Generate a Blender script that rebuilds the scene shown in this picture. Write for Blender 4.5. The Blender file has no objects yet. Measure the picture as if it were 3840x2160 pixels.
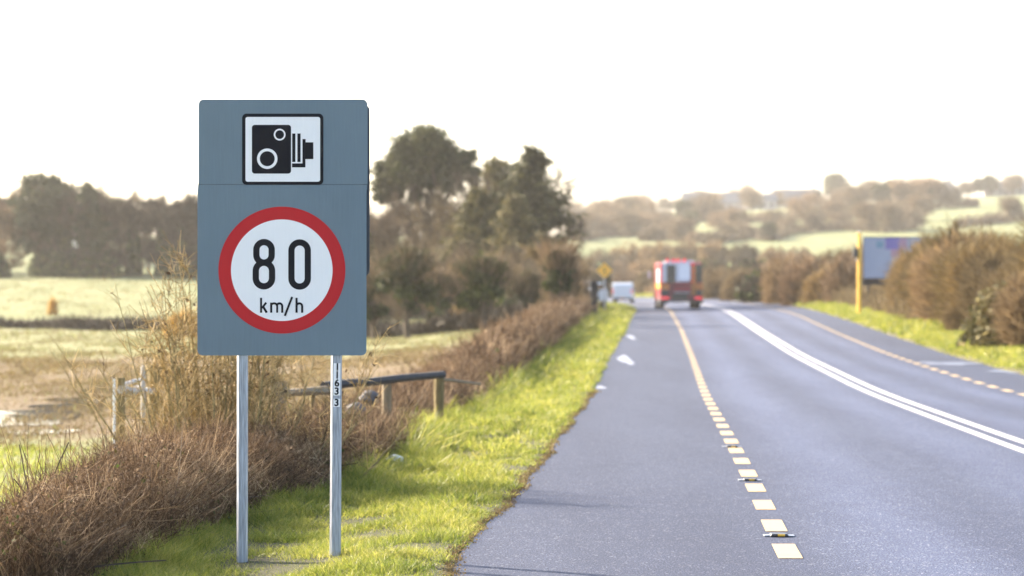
import bpy, bmesh, math, random
import numpy as np
from mathutils import Vector, Matrix

C = bpy.context.scene.collection
S = bpy.context.scene
rng = np.random.default_rng(7)
random.seed(7)

# ------------------------------------------------------------------ camera, sky, sun, exposure
F = 9067.0            # focal length in pixels of the 3840 px wide photograph
HC = 1.49             # camera height above the near road
HZ = 1150.0           # photo row of the horizon
cam_d = bpy.data.cameras.new('camera')
cam = bpy.data.objects.new('camera', cam_d); C.objects.link(cam)
cam.location = (0, 0, HC); cam.rotation_euler = (math.pi/2, 0, 0)
cam_d.sensor_width = 36.0; cam_d.lens = 36.0*F/3840.0
cam_d.shift_y = (HZ-1080.0)/3840.0
cam_d.clip_start = 0.1; cam_d.clip_end = 20000
cam_d.dof.use_dof = True; cam_d.dof.focus_distance = 14.5
cam_d.dof.aperture_fstop = cam_d.lens/33.0
S.camera = cam

SUN_EL = math.radians(25.0)
SUN_AZ = math.radians(-56.0)       # from +Y (view direction) towards -X (left)
sdir = Vector((math.sin(SUN_AZ)*math.cos(SUN_EL), math.cos(SUN_AZ)*math.cos(SUN_EL), math.sin(SUN_EL)))
W = bpy.data.worlds.new('World'); S.world = W; W.use_nodes = True
nt = W.node_tree
bg = nt.nodes['Background']
sky = nt.nodes.new('ShaderNodeTexSky'); sky.sky_type = 'NISHITA'; sky.sun_disc = False
sky.sun_elevation = SUN_EL; sky.sun_rotation = SUN_AZ
sky.air_density = 1.0; sky.dust_density = 3.5; sky.ozone_density = 1.0; sky.altitude = 50
nt.links.new(sky.outputs[0], bg.inputs[0]); bg.inputs[1].default_value = 0.13
sl = bpy.data.lights.new('sun', 'SUN'); sl.energy = 5.0; sl.angle = math.radians(0.53); sl.color = (1.0, 0.86, 0.68)
so = bpy.data.objects.new('sun', sl); C.objects.link(so)
so.rotation_euler = sdir.to_track_quat('Z', 'Y').to_euler(); so.location = (-60, 40, 60)
S.view_settings.view_transform = 'Standard'; S.view_settings.look = 'None'
S.view_settings.exposure = 2.08; S.view_settings.gamma = 1.0
S.cycles.use_denoising = True
S.cycles.max_bounces = 6; S.cycles.transparent_max_bounces = 8
S.cycles.sample_clamp_indirect = 4.0

# ------------------------------------------------------------------ helpers
def tag(o, label=None, cat=None, group=None, kind=None):
    if label: o['label'] = label
    if cat: o['category'] = cat
    if group: o['group'] = group
    if kind: o['kind'] = kind
    return o

def empty(name, loc, label=None, cat=None, group=None, rz=0.0, scale=1.0):
    o = bpy.data.objects.new(name, None); C.objects.link(o)
    o.empty_display_size = 0.2
    o.location = loc; o.rotation_euler = (0, 0, rz); o.scale = (scale,)*3 if np.isscalar(scale) else scale
    return tag(o, label, cat, group)

def link(name, me, mat=None, parent=None, smooth=False):
    if mat is not None: me.materials.append(mat)
    if smooth:
        me.polygons.foreach_set('use_smooth', [True]*len(me.polygons))
    o = bpy.data.objects.new(name, me); C.objects.link(o)
    if parent is not None: o.parent = parent
    return o

def npmesh(name, V, Fc, mat, parent=None, tint=None, smooth=False):
    """V (n,3); Fc (m,k) uniform polygons; tint: one value per vertex"""
    V = np.asarray(V, dtype=np.float32); Fc = np.asarray(Fc, dtype=np.int32)
    me = bpy.data.meshes.new(name)
    m, k = Fc.shape
    me.vertices.add(len(V)); me.vertices.foreach_set('co', V.ravel())
    me.loops.add(m*k); me.loops.foreach_set('vertex_index', Fc.ravel())
    me.polygons.add(m)
    me.polygons.foreach_set('loop_start', np.arange(0, m*k, k, dtype=np.int32))
    me.polygons.foreach_set('loop_total', np.full(m, k, dtype=np.int32))
    if tint is not None:
        a = me.attributes.new('tint', 'FLOAT', 'POINT'); a.data.foreach_set('value', np.asarray(tint, dtype=np.float32))
    me.update(calc_edges=True)
    return link(name, me, mat, parent, smooth)

class MB:
    """collects simple shapes into one mesh"""
    def __init__(s): s.v = []; s.f = []
    def add(s, v, f):
        n = len(s.v); s.v += [tuple(p) for p in v]; s.f += [tuple(i+n for i in q) for q in f]; return s
    def box(s, c, d, rz=0.0, bev=0.0):
        bm = bmesh.new(); bmesh.ops.create_cube(bm, size=1.0)
        bmesh.ops.scale(bm, vec=d, verts=bm.verts)
        if bev > 0: bmesh.ops.bevel(bm, geom=list(bm.edges), offset=bev, segments=2, affect='EDGES', profile=0.5)
        bm.transform(Matrix.Translation(c) @ Matrix.Rotation(rz, 4, 'Z'))
        bm.verts.index_update()
        s.add([v.co for v in bm.verts], [[v.index for v in f.verts] for f in bm.faces]); bm.free(); return s
    def cyl(s, a, b, r, n=16, r2=None):
        return s.tube([a, b], [r, r if r2 is None else r2], n, cap=True)
    def tube(s, pts, rad, n=6, cap=True):
        pts = [Vector(p) for p in pts]; vs = []; fs = []
        up = Vector((0.13, 0.31, 0.94))
        for i, p in enumerate(pts):
            t = (pts[min(i+1, len(pts)-1)] - pts[max(i-1, 0)]).normalized()
            a = t.cross(up)
            if a.length < 1e-3: a = t.cross(Vector((1, 0, 0)))
            a.normalize(); b = t.cross(a)
            for k in range(n):
                th = 2*math.pi*k/n
                vs.append(p + (a*math.cos(th) + b*math.sin(th))*rad[i])
        for i in range(len(pts)-1):
            for k in range(n):
                fs.append((i*n+k, i*n+(k+1) % n, (i+1)*n+(k+1) % n, (i+1)*n+k))
        if cap:
            fs.append(tuple(range(n))[::-1]); fs.append(tuple((len(pts)-1)*n+k for k in range(n)))
        return s.add(vs, fs)
    def prism(s, poly, y0, y1):
        """poly of (x,z) extruded along y"""
        n = len(poly)
        v = [(x, y0, z) for x, z in poly] + [(x, y1, z) for x, z in poly]
        f = [tuple(range(n)), tuple(range(n, 2*n))[::-1]] + [((i+1) % n, i, n+i, n+(i+1) % n) for i in range(n)]
        return s.add(v, f)
    def prismx(s, poly, x0, x1):
        """poly of (y,z) extruded along x"""
        n = len(poly)
        v = [(x0, y, z) for y, z in poly] + [(x1, y, z) for y, z in poly]
        f = [tuple(range(n)), tuple(range(n, 2*n))[::-1]] + [((i+1) % n, i, n+i, n+(i+1) % n) for i in range(n)]
        return s.add(v, f)
    def build(s, name, mat, parent=None, smooth=False, bev=0.0):
        me = bpy.data.meshes.new(name); me.from_pydata(s.v, [], s.f)
        bm = bmesh.new(); bm.from_mesh(me)
        bmesh.ops.recalc_face_normals(bm, faces=bm.faces)
        if bev > 0:
            bmesh.ops.bevel(bm, geom=[e for e in bm.edges if len(e.link_faces) == 2 and e.calc_face_angle(0) > 0.5],
                            offset=bev, segments=2, affect='EDGES', profile=0.5)
        bm.to_mesh(me); bm.free(); me.update()
        return link(name, me, mat, parent, smooth)

def copy_tree(o, loc, rz, scale, label, group=None, cat=None):
    c = o.copy(); C.objects.link(c); c.location = loc; c.rotation_euler = (0, 0, rz)
    c.scale = (scale,)*3 if np.isscalar(scale) else scale
    tag(c, label, cat, group)
    for ch in list(o.children):
        d = ch.copy(); C.objects.link(d); d.parent = c
        for g in list(ch.children):
            e = g.copy(); C.objects.link(e); e.parent = d
    return c

# ------------------------------------------------------------------ materials
def newmat(name):
    m = bpy.data.materials.new(name); m.use_nodes = True
    return m, m.node_tree, m.node_tree.nodes['Principled BSDF']

def N(nt, t, **kw):
    n = nt.nodes.new(t)
    for k, v in kw.items(): setattr(n, k, v)
    return n

def noise(nt, vec, scale, detail=4, rough=0.55, dist=0.0):
    n = N(nt, 'ShaderNodeTexNoise'); n.inputs['Scale'].default_value = scale
    n.inputs['Detail'].default_value = detail; n.inputs['Roughness'].default_value = rough
    n.inputs['Distortion'].default_value = dist
    if vec is not None: nt.links.new(vec, n.inputs['Vector'])
    return n.outputs['Fac']

def ramp(nt, fac, stops):
    r = N(nt, 'ShaderNodeValToRGB'); e = r.color_ramp.elements
    while len(e) < len(stops): e.new(0.5)
    for el, (p, c) in zip(e, stops):
        el.position = p; el.color = (*c, 1) if len(c) == 3 else c
    nt.links.new(fac, r.inputs[0]); return r.outputs[0]

def mix(nt, fac, a, b, mode='MIX'):
    m = N(nt, 'ShaderNodeMix', data_type='RGBA', blend_type=mode)
    for sock, val in ((m.inputs[0], fac), (m.inputs[6], a), (m.inputs[7], b)):
        if hasattr(val, 'default_value') or hasattr(val, 'is_linked'): nt.links.new(val, sock)
        elif isinstance(val, (int, float)): sock.default_value = val
        else: sock.default_value = (*val, 1)
    return m.outputs[2]

def math_(nt, op, a, b=0.0, clamp=False):
    m = N(nt, 'ShaderNodeMath', operation=op, use_clamp=clamp)
    for sock, val in ((m.inputs[0], a), (m.inputs[1], b)):
        if isinstance(val, (int, float)): sock.default_value = val
        else: nt.links.new(val, sock)
    return m.outputs[0]

def mat_plain(name, col, rough=0.6, metal=0.0, var=0.15, scale=8.0, bump=0.0, spec=0.5, stretch=None, obj=True):
    m, nt, p = newmat(name)
    tc = N(nt, 'ShaderNodeTexCoord'); vec = tc.outputs['Object']
    if stretch:
        mp = N(nt, 'ShaderNodeMapping'); mp.inputs['Scale'].default_value = stretch
        nt.links.new(vec, mp.inputs[0]); vec = mp.outputs[0]
    n = noise(nt, vec, scale, 5)
    c2 = tuple(max(0, x*(1-var)) for x in col); c1 = tuple(min(1, x*(1+var)) for x in col)
    nt.links.new(ramp(nt, n, [(0.3, c2), (0.7, c1)]), p.inputs['Base Color'])
    p.inputs['Roughness'].default_value = rough; p.inputs['Metallic'].default_value = metal
    p.inputs['Specular IOR Level'].default_value = spec
    if bump > 0:
        b = N(nt, 'ShaderNodeBump'); b.inputs['Strength'].default_value = bump; b.inputs['Distance'].default_value = 0.02
        nt.links.new(n, b.inputs['Height']); nt.links.new(b.outputs[0], p.inputs['Normal'])
    return m

def mat_leaf(name, stops, trans=0.35, rough=0.7, spec=0.2, big=0.0, vary=None):
    vary = (big == 0) if vary is None else vary
    """colour follows the per-leaf attribute 'tint' (each leaf or blade its own shade)"""
    m, nt, p = newmat(name)
    at = N(nt, 'ShaderNodeAttribute', attribute_name='tint'); fac = at.outputs['Fac']
    if big > 0:
        g = N(nt, 'ShaderNodeNewGeometry')
        n = noise(nt, g.outputs['Position'], big, 3)
        fac = math_(nt, 'ADD', math_(nt, 'MULTIPLY', fac, 0.55), math_(nt, 'MULTIPLY', math_(nt, 'SUBTRACT', n, 0.25), 0.9), True)
    col = ramp(nt, fac, stops)
    oi = N(nt, 'ShaderNodeObjectInfo')        # every plant a slightly different shade
    col = mix(nt, 1.0, col, ramp(nt, oi.outputs['Random'], [(0, (.66, .70, .66)), (.5, (1, 1, 1)), (1, (1.42, 1.3, 1.18))]), 'MULTIPLY') if vary else col
    nt.links.new(col, p.inputs['Base Color']); p.inputs['Roughness'].default_value = rough
    p.inputs['Specular IOR Level'].default_value = spec
    if trans > 0:
        tr = N(nt, 'ShaderNodeBsdfTranslucent'); nt.links.new(col, tr.inputs['Color'])
        mx = N(nt, 'ShaderNodeMixShader'); mx.inputs[0].default_value = trans
        nt.links.new(p.outputs[0], mx.inputs[1]); nt.links.new(tr.outputs[0], mx.inputs[2])
        nt.links.new(mx.outputs[0], nt.nodes['Material Output'].inputs['Surface'])
    return m

def mat_emit(name, col, e):
    m, nt, p = newmat(name)
    p.inputs['Base Color'].default_value = (*col, 1); p.inputs['Emission Color'].default_value = (*col, 1)
    p.inputs['Emission Strength'].default_value = e; return m

M = {}
M['grass'] = mat_leaf('verge_grass', [(0.0, (0.06, 0.105, 0.015)), (0.35, (0.16, 0.20, 0.028)), (0.75, (0.36, 0.35, 0.07)), (1.0, (0.50, 0.43, 0.17))], 0.5, 0.5, 0.35, big=1.3)
M['field_grass'] = mat_leaf('field_grass', [(0.0, (0.11, 0.08, 0.04)), (0.4, (0.18, 0.155, 0.07)), (0.7, (0.20, 0.21, 0.075)), (1.0, (0.30, 0.285, 0.15))], 0.35, 0.6, 0.3, big=0.12)
M['stubble'] = mat_leaf('stubble', [(0.0, (0.065, 0.045, 0.024)), (0.5, (0.16, 0.117, 0.055)), (1.0, (0.33, 0.26, 0.12))], 0.3, 0.8, 0.1, big=.3)
M['dry'] = mat_leaf('dry_stems', [(0.0, (0.03, 0.02, 0.013)), (0.45, (0.085, 0.052, 0.030)), (0.72, (0.25, 0.165, 0.095)), (1.0, (0.60, 0.46, 0.29))], 0.2, 0.75, 0.15, big=1.1)
M['dry_far'] = mat_leaf('dry_scrub', [(0.0, (0.085, 0.06, 0.036)), (0.5, (0.175, 0.128, 0.074)), (1.0, (0.30, 0.225, 0.125))], 0.3, 0.8, 0.1)
M['mossy'] = mat_leaf('mossy_stems', [(0.0, (0.08, 0.06, 0.03)), (0.5, (0.22, 0.17, 0.08)), (1.0, (0.42, 0.33, 0.17))], 0.1, 0.8, 0.15)
M['leaf_dark'] = mat_leaf('bramble_leaves', [(0.0, (0.03, 0.05, 0.015)), (0.6, (0.07, 0.10, 0.02)), (1.0, (0.16, 0.12, 0.04))], 0.35)
M['pine'] = mat_leaf('pine_needles', [(0.0, (0.02, 0.027, 0.012)), (0.6, (0.045, 0.055, 0.022)), (1.0, (0.09, 0.095, 0.035))], 0.2)
M['spruce'] = mat_leaf('spruce_needles', [(0.0, (0.036, 0.038, 0.015)), (0.6, (0.09, 0.087, 0.032)), (1.0, (0.17, 0.15, 0.055))], 0.2)
M['ivy'] = mat_leaf('ivy_leaves', [(0.0, (0.014, 0.024, 0.008)), (0.6, (0.035, 0.052, 0.014)), (1.0, (0.11, 0.13, 0.025))], 0.2)
M['twig'] = mat_leaf('bare_twigs', [(0.0, (0.065, 0.045, 0.027)), (0.5, (0.145, 0.103, 0.062)), (1.0, (0.28, 0.20, 0.12))], 0.15)
M['twig_dark'] = mat_leaf('dark_twigs', [(0.0, (0.022, 0.018, 0.014)), (0.5, (0.048, 0.037, 0.027)), (1.0, (0.095, 0.07, 0.048))], 0.15)
M['olive'] = mat_leaf('olive_twigs', [(0.0, (0.08, 0.06, 0.027)), (0.5, (0.165, 0.12, 0.055)), (1.0, (0.27, 0.20, 0.09))], 0.25)
M['olive_needle'] = mat_leaf('olive_needles', [(0.0, (0.05, 0.048, 0.018)), (0.5, (0.10, 0.09, 0.033)), (1.0, (0.19, 0.155, 0.055))], 0.2)
M['gorse'] = mat_leaf('orange_leaves', [(0.0, (0.25, 0.13, 0.03)), (0.5, (0.42, 0.24, 0.05)), (1.0, (0.55, 0.36, 0.09))], 0.4)
M['bark'] = mat_plain('bark', (0.10, 0.075, 0.055), 0.9, var=0.35, scale=6, bump=0.6)
M['bark_pale'] = mat_plain('pale_bark', (0.42, 0.38, 0.33), 0.85, var=0.35, scale=14, bump=0.4)
M['wood_old'] = mat_plain('weathered_timber', (0.20, 0.155, 0.10), 0.9, var=0.4, scale=10, bump=0.6, stretch=(6, 6, 0.6))
M['wood_post'] = mat_plain('mossy_timber', (0.17, 0.125, 0.05), 0.9, var=0.35, scale=10, bump=0.5, stretch=(6, 6, 0.6))
M['rail_dark'] = mat_plain('dark_rail', (0.020, 0.020, 0.025), 0.85, var=0.3, scale=10)
M['stone'] = mat_plain('field_stone', (0.08, 0.08, 0.088), 0.85, var=0.25, scale=7, bump=0.5)
M['bag'] = mat_plain('white_plastic', (0.72, 0.72, 0.73), 0.35, var=0.06, scale=9)
M['tyre'] = mat_plain('tyre_rubber', (0.03, 0.03, 0.03), 0.8)
M['dark'] = mat_plain('dark_trim', (0.035, 0.035, 0.04), 0.4)
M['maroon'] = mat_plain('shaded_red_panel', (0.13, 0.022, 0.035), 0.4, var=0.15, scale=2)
M['pale_panel'] = mat_plain('pale_panel', (0.68, 0.70, 0.78), 0.35, var=0.04)
M['glass'] = mat_plain('tinted_window', (0.05, 0.055, 0.06), 0.08, var=0.05, spec=0.8)
M['white_paint'] = mat_plain('white_vehicle_paint', (0.68, 0.70, 0.74), 0.25, var=0.03, scale=1)
M['red_paint'] = mat_plain('red_vehicle_paint', (0.24, 0.016, 0.03), 0.3, var=0.1, scale=1)
M['orange_stripe'] = mat_plain('orange_reflective', (0.55, 0.25, 0.05), 0.4, var=0.05)
M['yellow'] = mat_plain('yellow_paint', (0.80, 0.46, 0.05), 0.5, var=0.06)
M['shutter'] = mat_plain('silver_shutter', (0.55, 0.57, 0.64), 0.4, var=0.05)
M['lamp_red'] = mat_emit('red_lamp', (0.8, 0.04, 0.06), 0.18)
M['lamp_warm'] = mat_emit('headlamp', (1.0, 0.85, 0.7), 3.0)
M['plate_back'] = mat_plain('dark_sheet_metal', (0.06, 0.07, 0.085), 0.5, var=0.1)
M['concrete'] = mat_plain('concrete', (0.27, 0.26, 0.27), 0.9, var=0.15, bump=0.3)
M['render_wall'] = mat_plain('white_render', (0.72, 0.68, 0.62), 0.9, var=0.05, scale=1)
M['slate'] = mat_plain('slate_roof', (0.10, 0.11, 0.13), 0.7, var=0.15, scale=2)

# ------------------------------------------------------------------ the lie of the land
T_D = [-80, 0, 42, 63, 90, 121, 145, 173, 200, 235, 300, 400, 700]
T_Z = [0, 0, 0, .25, .66, 1.12, 1.34, 1.58, 1.84, 2.05, 2.4, 2.8, 3.5]
def smooth_interp(xs, ys, n=3000, w=18.0):
    xs = np.asarray(xs, float); ys = np.asarray(ys, float)
    g = np.linspace(xs[0], xs[-1], n); v = np.interp(g, xs, ys)
    k = max(3, int(w/(g[1]-g[0]))); ker = np.hanning(k+2); ker /= ker.sum()
    vp = np.pad(v, k, mode='reflect', reflect_type='odd')
    v = np.convolve(vp, ker, 'same')[k:-k]
    return lambda q: np.interp(q, g, v)
zr = smooth_interp(T_D, T_Z)
eL = smooth_interp([-80, 0, 13.4, 21, 27.6, 39.7, 63.4, 90, 121, 150, 173, 200, 230, 270, 330, 400, 500],
                   [-1.0, -.75, -.41, .15, .52, 1.27, 2.62, 4.25, 6.0, 7.7, 8.8, 9.4, 9.1, 7.3, 2.0, -8, -30], w=8)
xC = smooth_interp([-80, 0, 15, 26, 42, 62, 87, 116, 145, 173, 200, 230, 270, 330, 400, 500],
                   [3.6, 4.3, 4.95, 5.45, 6.28, 7.35, 8.9, 10.8, 12.7, 14.1, 14.7, 14.4, 12.6, 7.2, -3, -25], w=10)
eR = smooth_interp([-80, 0, 49, 62, 78, 98, 116, 145, 173, 200, 230, 270, 330, 400, 500],
                   [8.0, 8.6, 10.42, 11.25, 12.4, 13.9, 15.15, 17.2, 18.9, 19.9, 19.7, 18.0, 12.5, 2.5, -20], w=10)
dL = smooth_interp([0, 14.7, 19.8, 26.3, 39.7, 63.4, 90, 121, 150, 173, 200, 230, 270],
                   [.85, 1.67, 2.0, 2.4, 3.2, 4.69, 6.3, 8.06, 9.8, 11.0, 11.6, 11.3, 9.5], w=6)
dR = smooth_interp([-30, 0, 30, 42, 53, 66, 84, 111, 145, 173, 200, 230],
                   [6.6, 7.2, 8.25, 8.65, 9.2, 10.0, 11.25, 13.3, 15.5, 17.0, 17.9, 17.8], w=8)
HB_D = [0, 13.4, 15.3, 17.1, 18.4, 19.9, 22.9, 25.5, 27, 30, 33, 37.5, 48.2, 70, 110, 150, 200, 230]
HB_X = [-2.9, -2.2, -2.07, -1.93, -1.68, -1.47, -1.13, -1.03, -1.1, -1.2, -1.0, -.5, .1, 1.3, 3.4, 4.9, 5.8, 5.4]
hb = smooth_interp(HB_D, HB_X, w=2)               # roadside foot of the hedge
def camber(x, y):
    w = np.interp(y, [60, 200, 300, 400], [0, .05, .05, 0])
    return w*np.clip(x - xC(y), -9, 9)
def zroad(x, y): return zr(y) + camber(x, y)

LF = smooth_interp([-80, 0, 25, 110, 150, 165, 250, 330, 600, 900, 1500, 6000], [-.3, -.3, -.3, -.12, -.05, .35, 4.5, 8.6, 19, 25, 28, 28], n=12000, w=10)
RH = smooth_interp([-80, 0, 60, 100, 200, 300, 400, 500, 700, 900, 1000, 1300, 6000], [.5, .6, .9, 1.6, 2.9, 4.6, 9.0, 15, 29.5, 41, 43, 43, 40], n=12000, w=30)
def sst(a, b, x):
    t = np.clip((x-a)/(b-a), 0, 1); return t*t*(3-2*t)
def ground(x, y):
    x = np.asarray(x, float); y = np.asarray(y, float)
    yy = np.clip(y, -80, 495)
    px = 1920 + F*x/np.maximum(y, 6.0)
    wr = sst(1900, 2450, px)                              # open country to the right rises as the far hill
    hill = RH(y)*np.interp(px, [1900, 3000, 3840, 6000], [.84, .95, 1.06, 1.1])
    far = LF(y)*(1-wr) + hill*wr
    oL = eL(yy) - x; oR = x - eR(yy)
    near = zroad(x, yy)
    rd = y < 480
    spread = np.maximum(3.4, 0.11*np.abs(yy))
    bl = sst(1.6, 1.6+spread, oL); br = sst(1.5, 1.5+np.maximum(4.0, .10*np.abs(yy)), oR)
    # undulation
    und = 0.04*np.sin(x*0.9+y*0.31)*np.sin(y*0.23-x*0.2) + 0.25*np.sin(x*.021+1)*np.sin(y*.017)*sst(60, 300, np.abs(y))
    zl = near*(1-bl) + (LF(y)*(1-sst(2200, 2600, px)) + hill*sst(2200, 2600, px) + und)*bl
    zrgt = near*(1-br) + (hill+und)*br
    z = np.where(oL > 0, zl, np.where(oR > 0, zrgt, near))
    z = np.where((oL <= .45) & (oR <= .45), near - 0.22, z)    # the bed under the road
    q = hb(yy) - x                                       # sunk bed under the verge and hedge bank
    z = np.where((oL > .2) & (y < 258) & (y > 1), z - .3*(1-sst(1.9, 2.6, q)), z)
    w = sst(430, 495, y)
    return z*(1-w) + (far+und)*w
def at(px, py, d0=20, d1=2500):
    """ground point seen at a photo pixel"""
    d = np.geomspace(d0, d1, 6000); x = (px-1920)*d/F; z = HC-(py-HZ)*d/F
    g = ground(x, d); i = np.argmax(g >= z) if (g >= z).any() else len(d)-1
    return float(x[i]), float(d[i]), float(g[i])
def on(px, d):
    x = (px-1920)*d/F; return float(x), float(d), float(ground(x, d))

# terrain: one sheet to the horizon
ys = np.concatenate([np.arange(-80, 10, 6), np.arange(10, 60, .5), np.arange(60, 160, 1.2), np.arange(160, 500, 5), np.geomspace(500, 5200, 60)])
u = np.linspace(-1, 1, 321)
V = []
for y in ys:
    w = 60 + abs(y)*0.9
    x = np.sinh(u*3.2)/np.sinh(3.2)*w*1.6 + (eL(min(y, 495)) if y < 60 else eL(min(y, 200)))
    V.append(np.stack([x, np.full_like(x, y), ground(x, np.full_like(x, y))], 1))
V = np.concatenate(V); nx = len(u); ny = len(ys)
i = np.arange(ny-1)[:, None]*nx + np.arange(nx-1)[None, :]
Fc = np.stack([i, i+1, i+nx+1, i+nx], -1).reshape(-1, 4)
def mat_ground():
    m, nt, p = newmat('field_ground')
    g = N(nt, 'ShaderNodeNewGeometry'); pos = g.outputs['Position']
    mp = N(nt, 'ShaderNodeMapping'); nt.links.new(pos, mp.inputs[0]); mp.inputs['Scale'].default_value = (1.0, .28, 1)
    big = noise(nt, mp.outputs[0], .16, 4, .6); mid = noise(nt, mp.outputs[0], 1.3, 5, .65); fine = noise(nt, pos, 14, 5, .7)
    grass = ramp(nt, mid, [(.3, (.13, .15, .055)), (.55, (.21, .21, .095)), (.75, (.31, .28, .16))])
    mud = ramp(nt, fine, [(.3, (.085, .060, .032)), (.6, (.185, .135, .075)), (.8, (.31, .24, .14))])
    far_grass = ramp(nt, big, [(.3, (.115, .145, .055)), (.7, (.20, .205, .095))])
    sx = N(nt, 'ShaderNodeSeparateXYZ'); nt.links.new(pos, sx.inputs[0])
    # trampled mud covers the middle of the near field, grass further out
    def band(a, b, c, d_):
        r = N(nt, 'ShaderNodeMapRange', interpolation_type='SMOOTHSTEP'); nt.links.new(sx.outputs[1], r.inputs[0])
        r.inputs[1].default_value = a; r.inputs[2].default_value = b
        q = N(nt, 'ShaderNodeMapRange', interpolation_type='SMOOTHSTEP'); nt.links.new(sx.outputs[1], q.inputs[0])
        q.inputs[1].default_value = c; q.inputs[2].default_value = d_
        return math_(nt, 'SUBTRACT', r.outputs[0], q.outputs[0], True)
    b = band(29, 35, 66, 100)
    mudf = math_(nt, 'MULTIPLY', b, 1.0)
    thr = math_(nt, 'ADD', math_(nt, 'MULTIPLY', mid, 1.3), math_(nt, 'MULTIPLY', big, 1.0))
    mf = math_(nt, 'MULTIPLY', math_(nt, 'SUBTRACT', math_(nt, 'ADD', math_(nt, 'MULTIPLY', mudf, 1.1), thr), 1.72), 3.5, True)
    r2 = N(nt, 'ShaderNodeMapRange'); nt.links.new(sx.outputs[1], r2.inputs[0]); r2.inputs[1].default_value = 110; r2.inputs[2].default_value = 260
    c = mix(nt, mf, grass, mud); c = mix(nt, r2.outputs[0], c, far_grass)
    nt.links.new(c, p.inputs['Base Color']); p.inputs['Roughness'].default_value = .9; p.inputs['Specular IOR Level'].default_value = .2
    bp = N(nt, 'ShaderNodeBump'); bp.inputs['Strength'].default_value = .8; bp.inputs['Distance'].default_value = .06
    nt.links.new(fine, bp.inputs['Height']); nt.links.new(bp.outputs[0], p.inputs['Normal'])
    return m
terrain = npmesh('ground', V, Fc, mat_ground(), smooth=True); tag(terrain, 'pale green and muddy fields rising to a far hill', kind='structure')

# ------------------------------------------------------------------ road, verges, markings, puddles
def strip(name, ds, offs, mat, uv=True, smooth=True):
    """offs(d) -> array of (x,z) across"""
    rows = [np.array(offs(d)) for d in ds]; k = rows[0].shape[0]
    V = np.concatenate([np.stack([r[:, 0], np.full(k, d), r[:, 1]], 1) for r, d in zip(rows, ds)])
    i = np.arange(len(ds)-1)[:, None]*k + np.arange(k-1)[None, :]
    Fc = np.stack([i, i+1, i+k+1, i+k], -1).reshape(-1, 4)
    o = npmesh(name, V, Fc, mat, smooth=smooth)
    return o
dsr = np.concatenate([np.arange(-60, 10, 3), np.arange(10, 60, .5), np.arange(60, 400, 2.0)])
def road_row(d):
    x = np.linspace(eL(d), eR(d), 15); return np.stack([x, zroad(x, d)], 1)
def mat_asphalt():
    m, nt, p = newmat('asphalt')
    g = N(nt, 'ShaderNodeNewGeometry'); pos = g.outputs['Position']
    at_ = N(nt, 'ShaderNodeAttribute', attribute_name='lane')
    fine = noise(nt, pos, 95, 3, .8)
    vo = N(nt, 'ShaderNodeTexVoronoi'); vo.inputs['Scale'].default_value = 75; nt.links.new(pos, vo.inputs['Vector'])
    mp = N(nt, 'ShaderNodeMapping'); nt.links.new(pos, mp.inputs[0]); mp.inputs['Scale'].default_value = (1.0, .12, 1)
    big = noise(nt, mp.outputs[0], .9, 4, .6)
    med = noise(nt, pos, 3.0, 4, .6)
    c = ramp(nt, fine, [(.38, (.010, .013, .024)), (.5, (.036, .047, .090)), (.62, (.133, .153, .228))])
    sp = ramp(nt, vo.outputs['Color'], [(.80, (0, 0, 0)), (.93, (.16, .16, .16))])
    c = mix(nt, 1.0, c, sp, 'ADD')
    lane = ramp(nt, at_.outputs['Fac'], [(0, (.80, .80, .80)), (1, (1.25, 1.25, 1.25))])
    c = mix(nt, 1.0, c, lane, 'MULTIPLY')
    c = mix(nt, 1.0, c, ramp(nt, big, [(.3, (.84, .84, .86)), (.7, (1.14, 1.14, 1.12))]), 'MULTIPLY')
    c = mix(nt, 1.0, c, ramp(nt, med, [(.3, (.92, .92, .92)), (.7, (1.07, 1.07, 1.07))]), 'MULTIPLY')
    # mask for a painted shadow band across the road, not linked to colour
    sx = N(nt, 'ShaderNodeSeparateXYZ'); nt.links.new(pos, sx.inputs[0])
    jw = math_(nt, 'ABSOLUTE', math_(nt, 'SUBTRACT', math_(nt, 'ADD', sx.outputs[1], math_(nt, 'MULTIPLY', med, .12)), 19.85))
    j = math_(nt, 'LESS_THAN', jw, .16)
    nt.links.new(c, p.inputs['Base Color'])
    p.inputs['Roughness'].default_value = .8; p.inputs['Specular IOR Level'].default_value = .2
    bp = N(nt, 'ShaderNodeBump'); bp.inputs['Strength'].default_value = .45; bp.inputs['Distance'].default_value = .006
    nt.links.new(fine, bp.inputs['Height']); nt.links.new(bp.outputs[0], p.inputs['Normal'])
    return m
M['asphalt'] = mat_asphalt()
def road_strip(name, ds, label):
    NR = 41; rows = []; lane = []
    for d in ds:
        x = np.linspace(eL(d), eR(d), NR); rows.append(np.stack([x, np.full(NR, d), zroad(x, d)], 1))
        a, b, c_ = dL(d), xC(d), dR(d)
        t = np.zeros(NR)
        for l0, l1 in ((a, b), (b, c_)):
            w = l1-l0
            for q in (.25, .75): t += np.exp(-((x-(l0+q*w))/(.17*w))**2)
        lane.append(np.clip(t, 0, 1))
    V = np.concatenate(rows); i = np.arange(len(ds)-1)[:, None]*NR + np.arange(NR-1)[None, :]
    Fc = np.stack([i, i+1, i+NR+1, i+NR], -1).reshape(-1, 4)
    o = npmesh(name, V, Fc, M['asphalt'], smooth=True)
    a = o.data.attributes.new('lane', 'FLOAT', 'POINT'); a.data.foreach_set('value', np.concatenate(lane).astype(np.float32))
    return tag(o, label, kind='structure')
road_strip('road', dsr, 'grey blue asphalt main road with worn lighter wheel tracks')

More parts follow.
